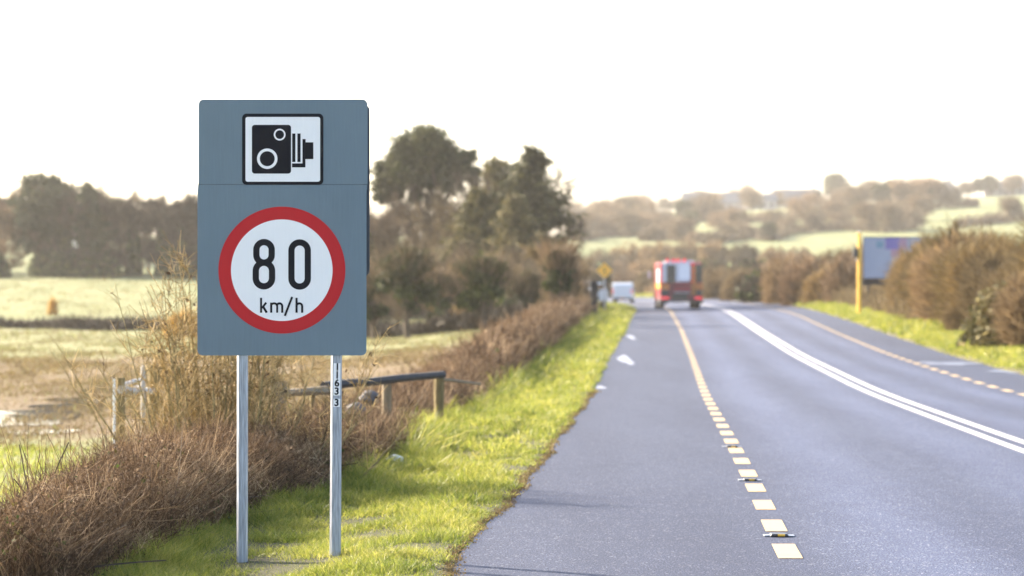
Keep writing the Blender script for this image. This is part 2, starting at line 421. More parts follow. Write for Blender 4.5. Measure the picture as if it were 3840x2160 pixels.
def marking(name, polys, mat, label, lift=.004):
    b = MB()
    for q in polys:
        b.add([(x, y, float(zroad(x, y))+lift) for x, y in q], [tuple(range(len(q)))])
    return tag(b.build(name, mat), label, kind='structure')
def mat_line(name, c1, c2):
    m, nt, p = newmat(name)
    g = N(nt, 'ShaderNodeNewGeometry'); n = noise(nt, g.outputs['Position'], 45, 5, .75)
    n2 = noise(nt, g.outputs['Position'], 5, 4, .6)
    nt.links.new(ramp(nt, math_(nt, 'ADD', math_(nt, 'MULTIPLY', n, .7), math_(nt, 'MULTIPLY', n2, .3)), [(.33, c2), (.45, c1)]), p.inputs['Base Color'])
    p.inputs['Roughness'].default_value = .85; p.inputs['Specular IOR Level'].default_value = .15; return m
M['line_y'] = mat_line('worn_yellow_paint', (.44, .34, .205), (.25, .205, .14))
M['line_w'] = mat_line('worn_white_paint', (.46, .46, .49), (.25, .25, .28))
polys = []
S0 = 14.72; k = -6
while True:
    dc = S0 + 1.716*k; k += 1
    if dc < 6: continue
    if dc < 13.8: dc -= .14
    if dc > 228: break
    a, b = dc-.43, dc+.43
    polys.append([(dL(a)-.073, a), (dL(a)+.073, a), (dL(b)+.073, b), (dL(b)-.073, b)])
marking('yellow_edge_line', polys, M['line_y'], 'row of short cream yellow dashes along the left hard shoulder')
polys = []; k = 0
while True:
    dc = 8 + 1.716*k; k += 1
    if dc > 210: break
    a, b = dc-.43, dc+.43
    polys.append([(dR(a)-.073, a), (dR(a)+.073, a), (dR(b)+.073, b), (dR(b)-.073, b)])
marking('yellow_edge_line', polys, M['line_y'], 'row of short cream yellow dashes along the far right shoulder')
for s in (-1, 1):
    polys = []; dd = np.concatenate([np.arange(-20, 60, 1.0), np.arange(60, 300, 4.0)])
    for a, b in zip(dd[:-1], dd[1:]):
        o0 = s*.135-.06; o1 = s*.135+.06
        polys.append([(xC(a)+o0, a), (xC(a)+o1, a), (xC(b)+o0+.12, b), (xC(b)+o0, b)])
    marking('white_centre_line', polys, M['line_w'], 'continuous white centre line, the %s of the pair' % ('left one' if s < 0 else 'right one'))

# verges
def mat_verge():
    m, nt, p = newmat('verge_soil')
    g = N(nt, 'ShaderNodeNewGeometry'); n = noise(nt, g.outputs['Position'], 5, 5, .7); n2 = noise(nt, g.outputs['Position'], 40, 4, .7)
    c = ramp(nt, n, [(.3, (.035, .03, .014)), (.5, (.05, .055, .014)), (.7, (.075, .085, .02))])
    c = mix(nt, .35, c, ramp(nt, n2, [(.3, (.035, .025, .015)), (.7, (.10, .08, .04))]))
    nt.links.new(c, p.inputs['Base Color']); p.inputs['Roughness'].default_value = .95
    bp = N(nt, 'ShaderNodeBump'); bp.inputs['Strength'].default_value = .9; bp.inputs['Distance'].default_value = .03
    nt.links.new(n2, bp.inputs['Height']); nt.links.new(bp.outputs[0], p.inputs['Normal'])
    return m
M['verge'] = mat_verge()
def ragged(d, s): return .03*np.sin(d*1.1+s) + .018*np.sin(d*2.9+2*s) + .012*np.sin(d*6.7+s)
def vz_left(x, d):
    """height of the left verge and the bank the hedge stands on"""
    o = eL(d) - x; z0 = zroad(eL(d), d)
    hw = eL(d)-hb(d)
    z = np.interp(o, [-.1, 0, .08, .35, .9, 1.8, 100], [-.02, .002, .012, .02, -.01, -.06, -.06])
    z = z + .03*np.sin(x*3.1+d*.9)*np.sin(d*1.3)*sst(.2, .8, o)
    q = o - hw
    bank = np.interp(q, [-.4, .2, .9, 1.5, 2.4, 3.2, 5], [0, .06, .16, .12, -.1, -.45, -.9])
    lower = np.interp(q, [0, 2.4], [0, 1])
    base = z0 + z
    f = LF(d)
    return np.where(q > 0, base*(1-lower) + (f+.02)*lower + bank*(1-lower*0) , base + np.where(q > -.4, np.interp(q, [-.4, 0], [0, .045]), 0))
dv = np.concatenate([np.arange(2, 12, 1.0), np.arange(12, 40, .12), np.arange(40, 100, .5), np.arange(100, 262, 3.0)])
def rowL(d):
    e = eL(d)+ragged(d, 0)*.9
    o = np.concatenate([[-.03, 0, .04, .1, .2, .35], np.linspace(.5, (eL(d)-hb(d))+3.6, 30)])
    x = e - o; z = vz_left(eL(d)-np.maximum(o, 0), d); z[0] = zroad(e, d)-.03; z[1] = zroad(e, d)+.006
    return np.stack([x[::-1], z[::-1]], 1)
vl = strip('grass_verge', dv, rowL, M['verge']); tag(vl, 'soil of the green grass verge between asphalt and hedge on the left', kind='structure')
def vz_right(x, d):
    o = x - eR(d); z0 = zroad(eR(d), d)
    g = ground(x, np.full_like(x, d) if hasattr(x, 'shape') else d)
    return z0 + np.interp(o, [0, .05, .5, 2.2, 3.2, 5.0], [-.01, .04, .10, .28, .75, 1.1]) + .05*np.sin(x*2.1+d*.7)
dv2 = np.concatenate([np.arange(20, 60, .5), np.arange(60, 260, 1.5), np.arange(260, 400, 5)])
def rowR(d):
    o = np.concatenate([[-.03, 0, .05, .15, .3], np.linspace(.5, 5, 12), [7.5]])
    e = eR(d)+ragged(d, 3)
    x = e+o; z = vz_right(eR(d)+np.maximum(o, 0), d); z[0] = zroad(e, d)-.08; z[-1] = min(z[-1], float(ground(x[-1], d))) - .3
    return np.stack([x, z], 1)
vr = strip('grass_verge', dv2, rowR, M['verge']); tag(vr, 'soil of the grass verge and bank on the right of the road', kind='structure')

# puddles
def mat_water():
    m, nt, p = newmat('puddle_water')
    p.inputs['Base Color'].default_value = (.06, .06, .07, 1); p.inputs['Roughness'].default_value = .04
    p.inputs['IOR'].default_value = 1.33; p.inputs['Specular IOR Level'].default_value = 1.0
    g = N(nt, 'ShaderNodeNewGeometry'); n = noise(nt, g.outputs['Position'], 6, 2)
    bp = N(nt, 'ShaderNodeBump'); bp.inputs['Strength'].default_value = .03; nt.links.new(n, bp.inputs['Height']); nt.links.new(bp.outputs[0], p.inputs['Normal'])
    return m
M['water'] = mat_water()
M['puddle_glare'] = mat_plain('puddle_painted_glare', (.25, .27, .33), .6, var=.12, scale=3, spec=.15)  # pale base colour stands in for sky and sun glitter on wet asphalt
M['wet'] = mat_plain('wet_patch_painted_sheen', (.13, .15, .20), .6, var=.1, scale=3, spec=.15)  # wet sheen put into the colour, paler than the asphalt around it
def puddle(cx, cy, rx, ry, label, zf, seed=0, mat=None):
    r = random.Random(seed); n = 40; ph = [r.uniform(0, 6.28) for _ in range(4)]
    pts = []
    for i_ in range(n):
        t = 2*math.pi*i_/n
        q = 1+.22*math.sin(2*t+ph[0])+.16*math.sin(3*t+ph[1])+.12*math.sin(5*t+ph[2])+.08*math.sin(9*t+ph[3])
        pts.append((cx+rx*q*math.cos(t), cy+ry*q*math.sin(t)))
    z = zf(pts)
    b = MB(); b.add([(x, y, z(x, y)) for x, y in pts], [tuple(range(n))])
    return tag(b.build('puddle', mat or M['water']), label, kind='structure')
rz_ = lambda pts: (lambda x, y: float(zroad(x, y))+.009)
puddle(*[(2345-1920)*58/F+.03, 58.5], .13, 3.6, 'puddle with painted glare on the asphalt beside the left verge', rz_, 1, M['puddle_glare'])
puddle((2366-1920)*80/F, 80, .12, 2.6, 'smaller puddle with painted glare further up the left road edge', rz_, 2, M['puddle_glare'])
puddle((2254-1920)*43.5/F, 43.6, .07, .7, 'tiny puddle with painted glare at the nearest left road edge', rz_, 3, M['puddle_glare'])
puddle((3560-1920)*56.0/F, 56.0, .55, 1.3, 'wet patch with painted sheen at the right road edge, the farther of two', rz_, 4, M['wet'])
puddle((3765-1920)*51.5/F, 51.0, .4, .9, 'wet patch with painted sheen at the right road edge, the nearer of two', rz_, 5, M['wet'])
def fz(pts):
    zz = max(float(ground(x, y)) for x, y in pts); return lambda x, y: max(float(ground(x, y)), zz-.06)+.012
k = 0
for px_, d_, rx, ry in ((30, 37, .8, 1.6), (150, 39, .7, 1.7), (270, 42, .6, 2.0), (380, 45.5, .7, 2.1), (470, 50, .6, 1.6), (150, 34.2, .45, .5), (560, 39.5, .5, 1.1), (560, 56, .9, 1.6)):
    x, y, _ = on(px_, d_)
    puddle(x, y, rx, ry, 'rainwater puddle in the muddy field left of the hedge, %s' % ['at the frame edge', 'next one along', 'in the middle', 'before the fence post', 'behind the fence post', 'small strip below the others', 'small one between the two fence posts', 'farthest back'][k], fz, 10+k); k += 1

# ------------------------------------------------------------------ strand plants (vectorised ribbons)
def strands(P, D, L, Wd, bend, segs=3, taper=.25, tint=None, rg=rng):
    """ribbons from P along D (unit) with length L, width Wd, bent by vector bend*(t^2)"""
    n = len(P); D = D/np.linalg.norm(D, axis=1, keepdims=True)
    side = np.cross(D, rg.normal(size=(n, 3))); side /= np.linalg.norm(side, axis=1, keepdims=True)+1e-9
    t = np.linspace(0, 1, segs+1)
    ctr = P[:, None, :] + D[:, None, :]*(L[:, None]*t[None, :])[..., None] + bend[:, None, :]*(t[None, :, None]**2)*L[:, None, None]
    w = Wd[:, None]*(1-(1-taper)*t[None, :])*.5
    A = ctr - side[:, None, :]*w[..., None]; B = ctr + side[:, None, :]*w[..., None]
    V = np.stack([A, B], 2).reshape(-1, 3)                    # n,(segs+1),2
    b = (np.arange(n)*(segs+1)*2)[:, None] + (np.arange(segs)*2)[None, :]
    Fc = np.stack([b, b+1, b+3, b+2], -1).reshape(-1, 4)
    tv = np.repeat(rg.random(n) if tint is None else tint, (segs+1)*2)
    return V, Fc, tv
def merge(parts):
    Vs, Fs, Ts = [], [], []; n = 0
    for V, Fc, T in parts:
        Vs.append(V); Fs.append(Fc+n); Ts.append(T); n += len(V)
    return np.concatenate(Vs), np.concatenate(Fs), np.concatenate(Ts)
def leaves(P, size, tint=None, rg=rng, elong=1.6, up=None):
    n = len(P); a = rg.normal(size=(n, 3)); a /= np.linalg.norm(a, axis=1, keepdims=True)
    if up is not None: a = a*(1-up) + np.array([0, 0, 1.0])*up; a /= np.linalg.norm(a, axis=1, keepdims=True)
    b = np.cross(a, rg.normal(size=(n, 3))); b /= np.linalg.norm(b, axis=1, keepdims=True)
    s = np.asarray(size)*(.6+.8*rg.random(n)); a = a*(s*elong*.5)[:, None]; b = b*(s*.5)[:, None]
    V = np.stack([P-a, P-b*.9-a*.1, P+a, P+b], 1).reshape(-1, 3)
    Fc = np.arange(n*4).reshape(n, 4)
    return V, Fc, np.repeat(rg.random(n) if tint is None else tint, 4)

# grass on the verges -------------------------------------------------
def blades(x, y, z, L, w, lean=.45, rg=rng):
    n = len(x); P = np.stack([x, y, z-.01], 1)
    D = np.stack([rg.normal(0, lean, n), rg.normal(0, lean, n), np.ones(n)], 1)
    B = np.stack([rg.normal(0, .35, n), rg.normal(0, .35, n), -.25*rg.random(n)], 1)
    return strands(P, D, L, w, B, segs=2, taper=.12, rg=rg)
def vnoise(x, y, s, seed=0):
    r = np.random.default_rng(seed); out = 0
    for _ in range(5):
        a, b, p_ = r.normal(size=3); out = out + np.sin(s*(a*x+b*y)*1.6+p_*9)
    return out/5
def verge_grass(d0, d1, dens, L0, w0):
    area = 0
    n = int(dens*(d1-d0)*3.2)
    y = d0+(d1-d0)*rng.random(n)
    lo = hb(y)-.05; hi = eL(y)+ragged(y, 0)*.9+.02+.05*np.clip(vnoise(y, y*0, 4.0, 12), -.2, 1)
    x = lo+(hi-lo)*rng.random(n)
    keep = rng.random(n) < (hi-lo)/3.2
    # bare, thin patches and a thin ragged road edge
    clump = vnoise(x, y, 5.0, 1)
    edge = hi-x
    keep &= rng.random(n) < np.clip(.8+clump*1.1, .35, 1)*np.clip(.35+edge/.2, 0, 1)
    x, y = x[keep], y[keep]; n = len(x); clump = clump[keep]; edge = edge[keep]
    z = vz_left(x, y)
    L = L0*(.45+.8*rng.random(n))*(1+1.3*np.clip(clump, -.45, 1))*np.clip(.5+edge/.5, .5, 1.0)
    L *= 1+1.1*np.exp(-((x-(hb(y)+.1))/.35)**2)
    return blades(x, y, z, L, w0*(.6+.8*rng.random(n)))
parts = [verge_grass(12.6, 17, 6200, .058, .0055), verge_grass(17, 24, 3300, .070, .008), verge_grass(24, 40, 1300, .095, .014),
         verge_grass(40, 75, 420, .12, .028), verge_grass(75, 262, 90, .17, .07)]
V, Fc, T = merge(parts)
n = 7000; y = 12.6+30*rng.random(n)**1.4; x = eL(y)+ragged(y, 0)*.9+rng.normal(-.005, .03, n)
gv = leaves(np.stack([x, y, np.maximum(zroad(x, y), 0)+.008+.006*rng.random(n)], 1), .008+.006*(y-12)/12, up=.0)
tag(npmesh('edge_grit', gv[0], gv[1], M['stubble'], tint=gv[2]), 'brown grit and crumbs of soil along the left asphalt edge', kind='stuff', cat='grit')
tag(npmesh('grass', V, Fc, M['grass'], tint=T), 'bright yellow green grass along the left edge of the road', kind='stuff', cat='grass')
def right_grass():
    ps = []
    for d0, d1, dens, L0, w0 in ((40, 75, 330, .16, .03), (75, 140, 120, .2, .06), (140, 330, 50, .26, .11)):
        n = int(dens*(d1-d0)*3); y = d0+(d1-d0)*rng.random(n); o = np.where(y > 88, 2.0, 2.8)*rng.random(n)**.9
        x = eR(y)+ragged(y, 3)+o; z = vz_right(x-ragged(y, 3), y)
        L = L0*(.5+.9*rng.random(n))*np.clip(.4+o/.6, .4, 1.2)
        ps.append(blades(x, y, z, L, w0*(.6+.8*rng.random(n))))
    return merge(ps)
V, Fc, T = right_grass()
tag(npmesh('grass', V, Fc, M['grass'], tint=T), 'bright yellow green grass strip along the right edge of the road', kind='stuff', cat='grass')
def field_tufts(spec):
    ps = []
    for d0, d1, n, L0, w0 in spec:
        y = d0+(d1-d0)*rng.random(n)**.9; px_ = -250+rng.random(n)*2300
        x = (px_-1920)*y/F; ok = x < hb(y)-2.3; x, y = x[ok], y[ok]
        cl = vnoise(x*1.0, y*.35, 1.6, 4); ok = rng.random(len(x)) < np.clip(.45+.9*cl, .06, 1); x, y, cl = x[ok], y[ok], cl[ok]
        ps.append(blades(x, y, ground(x, y), L0*(.5+rng.random(len(x)))*(1+.6*np.clip(cl, 0, 1)), w0*(.6+.8*rng.random(len(x)))))
    return merge(ps)
V, Fc, T = field_tufts(((30, 60, 70000, .075, .022), (60, 88, 32000, .09, .045)))
tag(npmesh('stubble', V, Fc, M['stubble'], tint=T), 'brown dead stubble in the muddy belt of the near field', kind='stuff', cat='stubble')
V, Fc, T = field_tufts(((16, 31, 80000, .07, .013),))
tag(npmesh('near_field_grass', V, Fc, M['grass'], tint=T), 'green yellow grass in the field just behind the near hedge', kind='stuff', cat='grass')
V, Fc, T = field_tufts(((31, 78, 14000, .075, .026), (78, 120, 40000, .09, .055), (120, 250, 45000, .12, .11)))
tag(npmesh('field_grass', V, Fc, M['field_grass'], tint=T), 'thin pale grass and stubble over the muddy field', kind='stuff', cat='grass')

# near hedge of dry bramble and stems ----------------------------------
hh = smooth_interp([0, 12, 14, 16, 20, 22, 25, 26.5, 28, 33, 38, 42, 46, 55, 80, 110, 150, 200, 260],
                   [.45, .47, .52, .56, .50, .45, .40, .28, .17, .26, .35, .45, .55, .75, 1.0, 1.15, 1.4, 1.5, 1.5], w=1.5)
def hedge_top(x, y):
    q = hb(y)-x                                     # depth into the hedge
    w = np.interp(y, [0, 13.5, 16, 20, 40, 100, 200], [.7, .75, 1.0, 1.35, 1.5, 2.2, 2.6])
    prof = np.interp(q/w, [-.12, 0, .12, .35, .6, .85, 1.0, 1.3], [.05, .42, .75, .97, 1.0, .72, .25, .03])
    return hh(y)*prof*(1+.18*vnoise(x, y, 2.2, 9)+.10*vnoise(x, y, 6, 5))
def hz0(x, y): return vz_left(x, y)
def hedge_part(d0, d1, n_up, n_tan, L0, w0, kind=0):
    w = 1.25 if d1 < 25 else 1.6 if d1 < 50 else 2.4
    y = d0+(d1-d0)*rng.random(n_up); x = hb(y)-(w*1.0)*rng.random(n_up)**.85
    top = np.maximum(hedge_top(x, y), .05); z = hz0(x, y)
    L = top*(.65+.45*rng.random(n_up))
    P = np.stack([x, y, z], 1)
    D = np.stack([rng.normal(.05, .28, n_up), rng.normal(0, .28, n_up), np.ones(n_up)], 1)
    B = np.stack([rng.normal(.04, .28, n_up), rng.normal(0, .28, n_up), -.15*rng.random(n_up)], 1)
    A = strands(P, D, L, w0*(.5+.9*rng.random(n_up)), B, 3, .3)
    # tangle of side twigs through the outer layer
    y = d0+(d1-d0)*rng.random(n_tan); x = hb(y)+.05-(w*1.02)*rng.random(n_tan)**.9
    top = np.maximum(hedge_top(x, y), .03); z = hz0(x, y)+top*np.clip(1.0-np.abs(rng.normal(0, .38, n_tan)), .03, 1.0)
    P = np.stack([x, y, z], 1); D = rng.normal(size=(n_tan, 3)); D[:, 2] = D[:, 2]*.8+.9
    B = rng.normal(0, .35, (n_tan, 3)); L = L0*(.4+.9*rng.random(n_tan))
    Bt = strands(P, D, L, w0*.75*(.5+.9*rng.random(n_tan)), B, 2, .35)
    return merge([A, Bt])
hedge = empty('hedge', (float(hb(18))-.8, 18, 0), 'long low hedge of dry brown bramble and dead stems behind the verge', 'hedge')
def hmesh(name, dat, mat):
    V, Fc, T = dat; V = V-np.array(hedge.location, dtype=float)
    return npmesh(name, V, Fc, mat, hedge, tint=T)
hmesh('stems', merge([hedge_part(12.3, 19, 17000, 21000, .13, .0065), hedge_part(19, 27, 11000, 16000, .15, .009), hedge_part(27, 45, 7000, 24000, .17, .015),
                      hedge_part(45, 90, 7000, 26000, .26, .032), hedge_part(90, 255, 5000, 17000, .4, .07)]), M['dry'])
# dead leaves and seed heads caught in it
def hleaf(n, d0, d1, s):
    y = d0+(d1-d0)*rng.random(n); x = hb(y)+.03-1.3*rng.random(n)**.9
    top = np.maximum(hedge_top(x, y), .03); z = hz0(x, y)+top*np.clip(1.0-np.abs(rng.normal(0, .42, n)), .03, 1.03)
    return leaves(np.stack([x, y, z], 1), s, elong=1.5)
hmesh('dead_leaves', merge([hleaf(26000, 12.3, 19, .014), hleaf(20000, 19, 27, .020), hleaf(20000, 27, 45, .032), hleaf(16000, 45, 90, .07), hleaf(8000, 90, 255, .16)]), M['dry'])
def gleaf(n, d0, d1, s):
    cy = d0+(d1-d0)*rng.random(n//40+1); k = rng.integers(0, len(cy), n)
    y = cy[k]+rng.normal(0, .12, n); cq = (.1+1.0*rng.random(len(cy)))[k]; x = hb(y)-cq+rng.normal(0, .1, n)
    z = hz0(x, y)+np.maximum(hedge_top(x, y), .05)*np.clip(rng.normal(.45, .25, n), .05, .95)
    return leaves(np.stack([x, y, z], 1), s, elong=1.4)
hmesh('green_leaves', merge([gleaf(2400, 12.4, 20, .024), gleaf(1500, 20, 40, .04), gleaf(900, 40, 120, .1)]), M['leaf_dark'])
# thick old canes low in the hedge
n = 420; y = 12.6+24*rng.random(n)**1.3; x = hb(y)-.05-1.0*rng.random(n); z = hz0(x, y)+.03+hedge_top(x, y)*.5*rng.random(n)
D = rng.normal(0, 1, (n, 3)); D[:, 2] = np.abs(D[:, 2])*.7
hmesh('undergrowth', strands(np.stack([x, y, z], 1), D, .18+.25*rng.random(n), .009+.008*rng.random(n), rng.normal(0, .35, (n, 3)), 5, .5), M['twig_dark'])
# long arching brambles
n = 260; y = 12.6+14*rng.random(n)**1.2; x = hb(y)-1.2*rng.random(n); z = hz0(x, y)+hedge_top(x, y)*.35
D = np.stack([rng.normal(0, .5, n), rng.normal(0, .5, n), np.ones(n)*.9], 1); B = np.stack([rng.normal(0, .7, n), rng.normal(0, .7, n), -1.1-.5*rng.random(n)], 1)
hmesh('bramble_arches', strands(np.stack([x, y, z], 1), D, .45+.4*rng.random(n), .0065+.003*rng.random(n), B, 8, .5), M['dry'])
n = 700; y = 12.6+13*rng.random(n); x = hb(y)-.1-1.1*rng.random(n); z = hz0(x, y)+.02
D = np.stack([rng.normal(0, .2, n), rng.normal(0, .2, n), np.ones(n)], 1)
hmesh('upright_stems', strands(np.stack([x, y, z], 1), D, hh(y)*(.95+.3*rng.random(n)), .005+.003*rng.random(n), rng.normal(0, .12, (n, 3)), 5, .4), M['dry'])

# ------------------------------------------------------------------ trees and bushes
def crown_mesh(name, P, size, mat, parent, rg, elong=1.5, tint=None, up=None):
    V, Fc, T = leaves(P, size, rg=rg, elong=elong, tint=tint, up=up); return npmesh(name, V, Fc, mat, parent, tint=T)
def limb(b, a, c, r0, r1, rg, wob=.12, n=5, sides=6):
    a = np.array(a, float); c = np.array(c, float); L = np.linalg.norm(c-a); pts = []; rad = []
    for i_ in range(n+1):
        t = i_/n; p = a*(1-t)+c*t + rg.normal(0, wob*L*.25, 3)*math.sin(math.pi*t)
        pts.append(p); rad.append(r0*(1-t)+r1*t)
    b.tube(pts, rad, sides); return np.array(pts)
def clump_tree(name, H, clumps, leafn, leafs, mat, seed, trunk_r, trunk_top, gap=0.0, elong=1.6):
    """clumps: list of (x,y,z,r). trunk to trunk_top, limbs to the clumps, leaves thrown through each clump"""
    rg = np.random.default_rng(seed); root = empty(name, (0, 0, 0))
    b = MB(); tp = limb(b, (0, 0, -.3), trunk_top, trunk_r, trunk_r*.45, rg, .08, 7, 8)
    for (x, y, z, r) in clumps:
        s = tp[min(len(tp)-1, 2+int(rg.integers(0, len(tp)-2)))]
        if s[2] > z: s = tp[3]
        limb(b, s, (x, y, z-.2*r), trunk_r*.32, trunk_r*.1, rg, .2, 4, 5)
    b.build('trunk', M['bark'], root, smooth=True)
    tot = sum(c[3]**2 for c in clumps); Ps = []; Ts = []
    for (x, y, z, r) in clumps:
        n = int(leafn*r*r/tot)+8
        q = rg.normal(size=(n, 3)); q /= np.linalg.norm(q, axis=1, keepdims=True)
        rad = r*(rg.random(n)**.45)*(1+.22*np.sin(q[:, 0]*5+x)*np.sin(q[:, 2]*6+y)+.26*rg.normal(size=n))
        Ps.append(np.array([x, y, z])+q*rad[:, None]*np.array([1, 1, .78])); Ts.append(np.clip(rg.normal(.45, .22, n)+rg.normal(0, .12), 0, 1))
    crown_mesh('crown', np.concatenate(Ps), leafs, mat, root, rg, elong, np.concatenate(Ts))
    return root
def bare_tree(name, H, R, seed, mat, twigw=.03, dens=1.0, trunk=True, ivy=0):
    """recursive limbs, then sprays of fine twigs"""
    rg = np.random.default_rng(seed); root = empty(name, (0, 0, 0))
    b = MB(); r0 = H*.022
    nstem = 1 if trunk else 4
    ends = []; dirs = []
    for s_ in range(nstem):
        top = (rg.normal(0, R*.12)+(0 if trunk else rg.normal(0, R*.4)), rg.normal(0, R*.12)+(0 if trunk else rg.normal(0, R*.4)), H*.72)
        tp = limb(b, (rg.normal(0, .02*R), rg.normal(0, .02*R), -.3), top, r0, r0*.35, rg, .1, 8, 7)
        for k_ in range(int(13/nstem)+3):
            i0 = int(rg.integers(1, len(tp))); s = tp[i0]; fr = s[2]/H
            ang = rg.random()*6.283; out = R*(.55+.45*rg.random())*math.sqrt(max(.1, 1-(max(0, fr-.35)/.75)**2))
            e = (s[0]+math.cos(ang)*out, s[1]+math.sin(ang)*out, min(H*.93, s[2]+H*(.10+.28*rg.random())))
            lp = limb(b, s, e, r0*.35, r0*.1, rg, .3, 5, 5)
            for q in lp[2:]:
                for _ in range(3):
                    ends.append(q); dd = np.array(e)-np.array(s); dd = dd/np.linalg.norm(dd)*.7+rg.normal(0, .55, 3); dd[2] += .45; dirs.append(dd)
    b.build('trunk', M['bark'], root, smooth=True)
    ends = np.array(ends); dirs = np.array(dirs); dirs /= np.linalg.norm(dirs, axis=1, keepdims=True)
    n = len(ends); L1 = H*(.10+.08*rg.random(n))
    A = strands(ends, dirs, L1, np.full(n, twigw*1.5), rg.normal(0, .15, (n, 3)), 2, .5, rg=rg)
    m = int(26*dens); t = rg.random(n*m); idx = np.repeat(np.arange(n), m)
    P = ends[idx]+dirs[idx]*(L1[idx]*t)[:, None]
    D = dirs[idx]*.6+rg.normal(0, .6, (n*m, 3)); D[:, 2] += .35
    Bt = strands(P, D, H*(.035+.065*rg.random(n*m)), np.full(n*m, twigw), rg.normal(0, .25, (n*m, 3)), 1, .3, rg=rg)
    V, Fc, T = merge([A, Bt]); npmesh('crown', V, Fc, mat, root, tint=T)
    if ivy:
        z = H*.72*rg.random(ivy); a = rg.random(ivy)*6.283; rr = (R*.10+R*.13*rg.random(ivy))*(1.2-z/H)
        crown_mesh('ivy', np.stack([np.cos(a)*rr, np.sin(a)*rr, z], 1), twigw*4.5, M['ivy'], root, rg)
    return root
def bush(name, H, R, seed, mat, n=5000, w=.03, leafy=0, lmat=None):
    rg = np.random.default_rng(seed); root = empty(name, (0, 0, 0))
    a = rg.random(n)*6.283; r = R*.75*np.sqrt(rg.random(n)); 
    top = H*np.sqrt(np.clip(1-(r/(R*1.02))**2, .05, 1))*(1+.18*np.sin(a*3+seed)+.12*np.sin(a*5+r*3))
    P = np.stack([r*np.cos(a)*.8, r*np.sin(a)*.8, top*rg.random(n)**.8*.75], 1)
    D = np.stack([np.cos(a)*r/R*.9, np.sin(a)*r/R*.9, np.full(n, .9)], 1)+rg.normal(0, .6, (n, 3))
    L = H*(.06+.16*rg.random(n))
    A = strands(P, D, L, w*(.5+rg.random(n)), rg.normal(0, .2, (n, 3)), 2, .3, rg=rg)
    V, Fc, T = A
    T = np.clip(T*.9+.12*np.sin(np.repeat(np.arange(n) % 7, 6)), 0, 1)
    b = MB()
    for k_ in range(9):
        aa = rg.random()*6.283; limb(b, (rg.normal(0, R*.12), rg.normal(0, R*.12), -.2), (math.cos(aa)*R*.5, math.sin(aa)*R*.5, H*(.55+.25*rg.random())), H*.013, H*.004, rg, .25, 4, 5)
    b.build('stems', M['bark'], root, smooth=True)
    npmesh('twigs', V, Fc, mat, root, tint=T)
    if leafy:
        q = rg.normal(size=(leafy, 3)); q /= np.linalg.norm(q, axis=1, keepdims=True); q[:, 2] = np.abs(q[:, 2])
        crown_mesh('leaves', q*np.array([R, R, H])*(.55+.42*rg.random(leafy))[:, None], w*4, lmat or M['ivy'], root, rg)
    return root
def place(root, loc, rz=0, label=None, cat=None, group=None, scale=1.0):
    root.location = loc; root.rotation_euler = (0, 0, rz); root.scale = (scale,)*3 if np.isscalar(scale) else scale
    return tag(root, label, cat, group)

# --- the group of trees right of the sign
D1 = 175.0; k1 = D1/F
def pc(px, py, d, r, dy=0, base=None):      # clump centre relative to a base point
    return ((px-base[0])*d/F, dy, HC-(py-HZ)*d/F-base[1], r*d/F)
bx, by, bz = on(1620, D1)
rg = np.random.default_rng(3)
cl = []
for (px_, py_, r_) in ((1590, 520, 62), (1545, 560, 62), (1635, 560, 66), (1590, 600, 70), (1670, 620, 62), (1500, 600, 48), (1465, 640, 48), (1520, 650, 60), (1440, 690, 42),
                       (1700, 590, 50), (1730, 620, 42), (1755, 600, 30), (1745, 650, 34), (1690, 680, 38), (1590, 690, 34), (1560, 740, 28), (1480, 720, 38), (1430, 740, 28), (1770, 650, 26), (1650, 710, 26), (1530, 590, 55)):
    for dy in (-1.1, 1.1):
        cl.append(((px_+rg.normal(0, 8)-1620)*k1, dy*(r_/60)+rg.normal(0, .5), HC-(py_+rg.normal(0, 8)-HZ)*k1-bz, r_*.98*k1))
pine = clump_tree('pine_tree', 13, cl, 26000, .17, M['pine'], 4, .33, (0, 0, 10.6), elong=2.4)
place(pine, (bx, by, bz), 0, 'tallest dark green pine with rounded uneven crown above the trees', 'tree')

def spruce(name, H, R, seed, mat, n_br=150, dens=70, leafw=.13):
    rg = np.random.default_rng(seed); root = empty(name, (0, 0, 0)); b = MB()
    b.tube([(0, 0, -.3), (0, 0, H*.5), (0, 0, H)], [H*.017, H*.010, .02], 8); Ps = []; Ds = []
    for k_ in range(n_br):
        z = H*(.10+.88*(k_/n_br)**.9); fr = 1-z/H
        L = R*(fr**.75)*(.45+.85*rg.random()**1.3)+.15; a = rg.random()*6.283
        d0 = np.array([math.cos(a), math.sin(a), -.18]); tt = np.linspace(0, 1, 6)
        pts = [np.array([0, 0, z])+d0*L*t+np.array([0, 0, .38*L*t*t]) for t in tt]
        b.tube(pts, list(np.linspace(.035, .01, 6)), 4, cap=False)
        m = int(dens*L/R)+10; t = rg.random(m)**.7
        Ps.append(np.array([0, 0, z])+d0*(L*t)[:, None]+np.outer(.38*L*t*t, [0, 0, 1])+rg.normal(0, .10*L+.05, (m, 3))*np.array([1, 1, .45])*.55)
        Ds.append(np.tile(d0*.5, (m, 1))+rg.normal(0, .5, (m, 3))-np.array([0, 0, .35]))
    b.build('trunk', M['bark'], root)
    P = np.concatenate(Ps); D = np.concatenate(Ds)
    V, Fc, T = strands(P, D, .3+.35*rg.random(len(P)), leafw*(.6+.8*rg.random(len(P))), rg.normal(0, .15, (len(P), 3)), 1, .3, rg=rg)
    npmesh('crown', V, Fc, mat, root, tint=T); return root
x, y, z = on(1995, 160); k_ = 160/F
sp = spruce('spruce_tree', (HZ-545)*k_+HC-z, 4.7, 5, M['spruce'], 210, 110, .16)
place(sp, (x, y, z), 0, 'pointed spruce with drooping side branches, right of the pine', 'tree')
